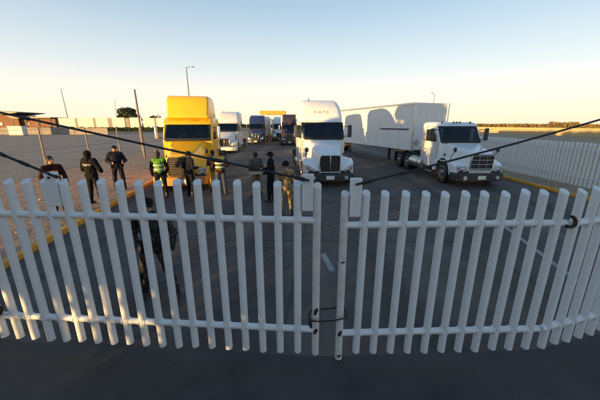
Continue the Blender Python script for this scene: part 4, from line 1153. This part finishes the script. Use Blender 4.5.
def belt(m, z=.985, hgt=.06, pouch=True):
    def f(P, k):
        secs = [[Vector((.205 * math.cos(a) * k, .162 * math.sin(a) * k, zz_ * k)) for a in [2 * math.pi * i / 28 for i in range(28)]] for zz_ in (z - hgt / 2, z + hgt / 2)]
        b_ = MB().loft(secs, False).build('belt', m, P, 60)
        if pouch:
            for x, y_ in ((-.15, -.13), (.15, -.13), (.19, .03)):
                MB().box((x * k, y_ * k, (z - .03) * k), (.09, .06, .13)).build('pouch', m, b_, None, .015)
    return f


def orange_panel(P, k):
    MB().box((0, -.150 * k, 1.16 * k), (.16, .02, .05)).build('stripe', M_YELC, P, None, .006)
    MB().box((0, -.162 * k, 1.26 * k), (.13, .02, .16)).build('chest_panel', M_ORANGE, P, None, .008)


def at(px, py, z=.008): p = ground(px, py, z); return (p.x, p.y, z)


PZ = .119
person('person in maroon jacket with orange panel turned right, by the far left tab', at(62, 214, PZ), 62, M_DKRED, M_BLK, 1.70, wrists={-1: (-.2, -.24, .98), 1: (.2, -.24, .98)}, elbows={-1: (-.28, .0, 1.14), 1: (.28, .0, 1.14)}, extra=orange_panel, head=(8, 0))
person('person in black hooded jacket with white lettering, seen from behind', at(97, 203.5, PZ), 176, M_BLK, M_BLK, 1.74, elbows={-1: (-.29, -.04, 1.14), 1: (.29, -.04, 1.14)}, wrists={-1: (-.16, -.24, 1.05), 1: (.16, -.24, 1.05)}, hat='hood', hatmat=M_BLK, bulk=.022, spread=.16, extra=back_text('POLICIA', .088, 1.31, M_SILVER))
person('person in dark navy uniform with arms bent, facing the gate on the pavement', at(121, 189.5, PZ), 28, M_NAVY, M_NAVY, 1.76, elbows={-1: (-.31, .06, 1.16), 1: (.31, .04, 1.15)}, wrists={-1: (-.13, -.22, 1.10), 1: (.24, -.26, 1.12)}, hat='cap', hatmat=M_NAVY, bulk=.016, stride=.09, spread=.14, extra=belt(M_BLK))
person('person in bright green reflective vest and cap before the yellow truck', at(163, 197.5), 205, M_BLK, M_BLK, 1.72, vest=M_HIVIS, hat='cap', hatmat=M_BLK, wrists={-1: (-.22, -.12, .92), 1: (.25, -.02, .88)}, spread=.12)
person('person in plain dark clothes leaning at the yellow truck grille', at(191.5, 196), 150, M_NAVY, M_BLK, 1.70, lean=(.03, -.05), wrists={-1: (-.16, -.28, 1.1), 1: (.2, -.2, .95)}, hat='cap', hatmat=M_NAVY)
person('person in striped safety vest and jeans beside the yellow truck', at(222, 194.5), 200, M_DKRED, M_DENIM, 1.74, vest=M_HIVIS2, wrists={-1: (-.14, -.27, 1.12), 1: (.2, -.2, 1.0)}, stride=.06, bulk=.006)
person('person in yellow trousers and dark jacket close by the yellow truck fender', at(215.5, 191), 170, M_GREYJ, M_YELC, 1.68, wrists={-1: (-.2, -.2, 1.0), 1: (.14, -.26, 1.1)})
person('person in grey-brown jacket and khaki trousers with a pale waist bag', at(257, 197), 215, M_GREYJ, M_KHAKI, 1.70, hat='cap', hatmat=M_GREYJ, wrists={-1: (-.13, -.26, 1.04), 1: (.13, -.26, 1.04)}, extra=belt(M_CREAM, .97, .11, True), spread=.13)
person('person all in black with a brimmed hat, in profile', at(271.5, 201), 262, M_BLK, M_BLK, 1.74, hat='brim', hatmat=M_BLK, wrists={-1: (-.12, -.30, 1.14), 1: (.2, -.2, 1.02)}, stride=.05)
person('person in tan camouflage with black helmet, back to the gate', at(286.5, 215.5), 187, M_CAMO, M_CAMO, 1.62, lean=(0, -.06), head=(0, 24), hat='helmet', hatmat=M_BLK, wrists={-1: (-.12, -.26, 1.06), 1: (.14, -.26, 1.06)}, elbows={-1: (-.29, .02, 1.14), 1: (.29, .02, 1.14)}, bulk=.02, spread=.18)
person('person in dark grey camouflage standing close behind the left gate leaf', at(161, 296), 12, M_CAMOD, M_CAMOD, 1.64, hat='cap', hatmat=M_BLK, head=(15, 10), wrists={-1: (-.14, -.24, 1.02), 1: (.30, -.16, .90)}, elbows={-1: (-.29, .02, 1.12), 1: (.32, .03, 1.13)}, bulk=0.0, spread=.34, stride=.07, extra=belt(M_BLK))
truck('dark semi truck in the far queue right of the blue one', (-6.9, 78), .04, 'aero', M_PURP)
trailer('grey-white trailer far down the left lane behind the toll queue', (-1.0, 84), .02, 14, panels=False)

# litter lying about
M_PAPER = mat('litter_paper', (.55, .52, .47), .8, var=.15)
for i, (px, py, lab) in enumerate(((41, 200, 'pale scrap of litter on the pavement behind the far left tab'), (47, 187, 'small crumpled scrap on the pavement near the first fence post'))):
    p = ground(px, py, .119 if px < 100 else .012); rl = random.Random(90 + i); mb = MB(); n = 6
    vs = [(p.x + (a_ - n / 2) * .022 + rl.uniform(-.006, .006), p.y + (b_ - n / 2) * .018 + rl.uniform(-.006, .006), p.z + rl.uniform(.0, .035)) for b_ in range(n + 1) for a_ in range(n + 1)]
    mb.add(vs, [(b_ * (n + 1) + a_, b_ * (n + 1) + a_ + 1, (b_ + 1) * (n + 1) + a_ + 1, (b_ + 1) * (n + 1) + a_) for b_ in range(n) for a_ in range(n)])
    tag(mb.build('paper_scrap', M_PAPER, fix=False), lab, 'litter', 'scraps of litter')
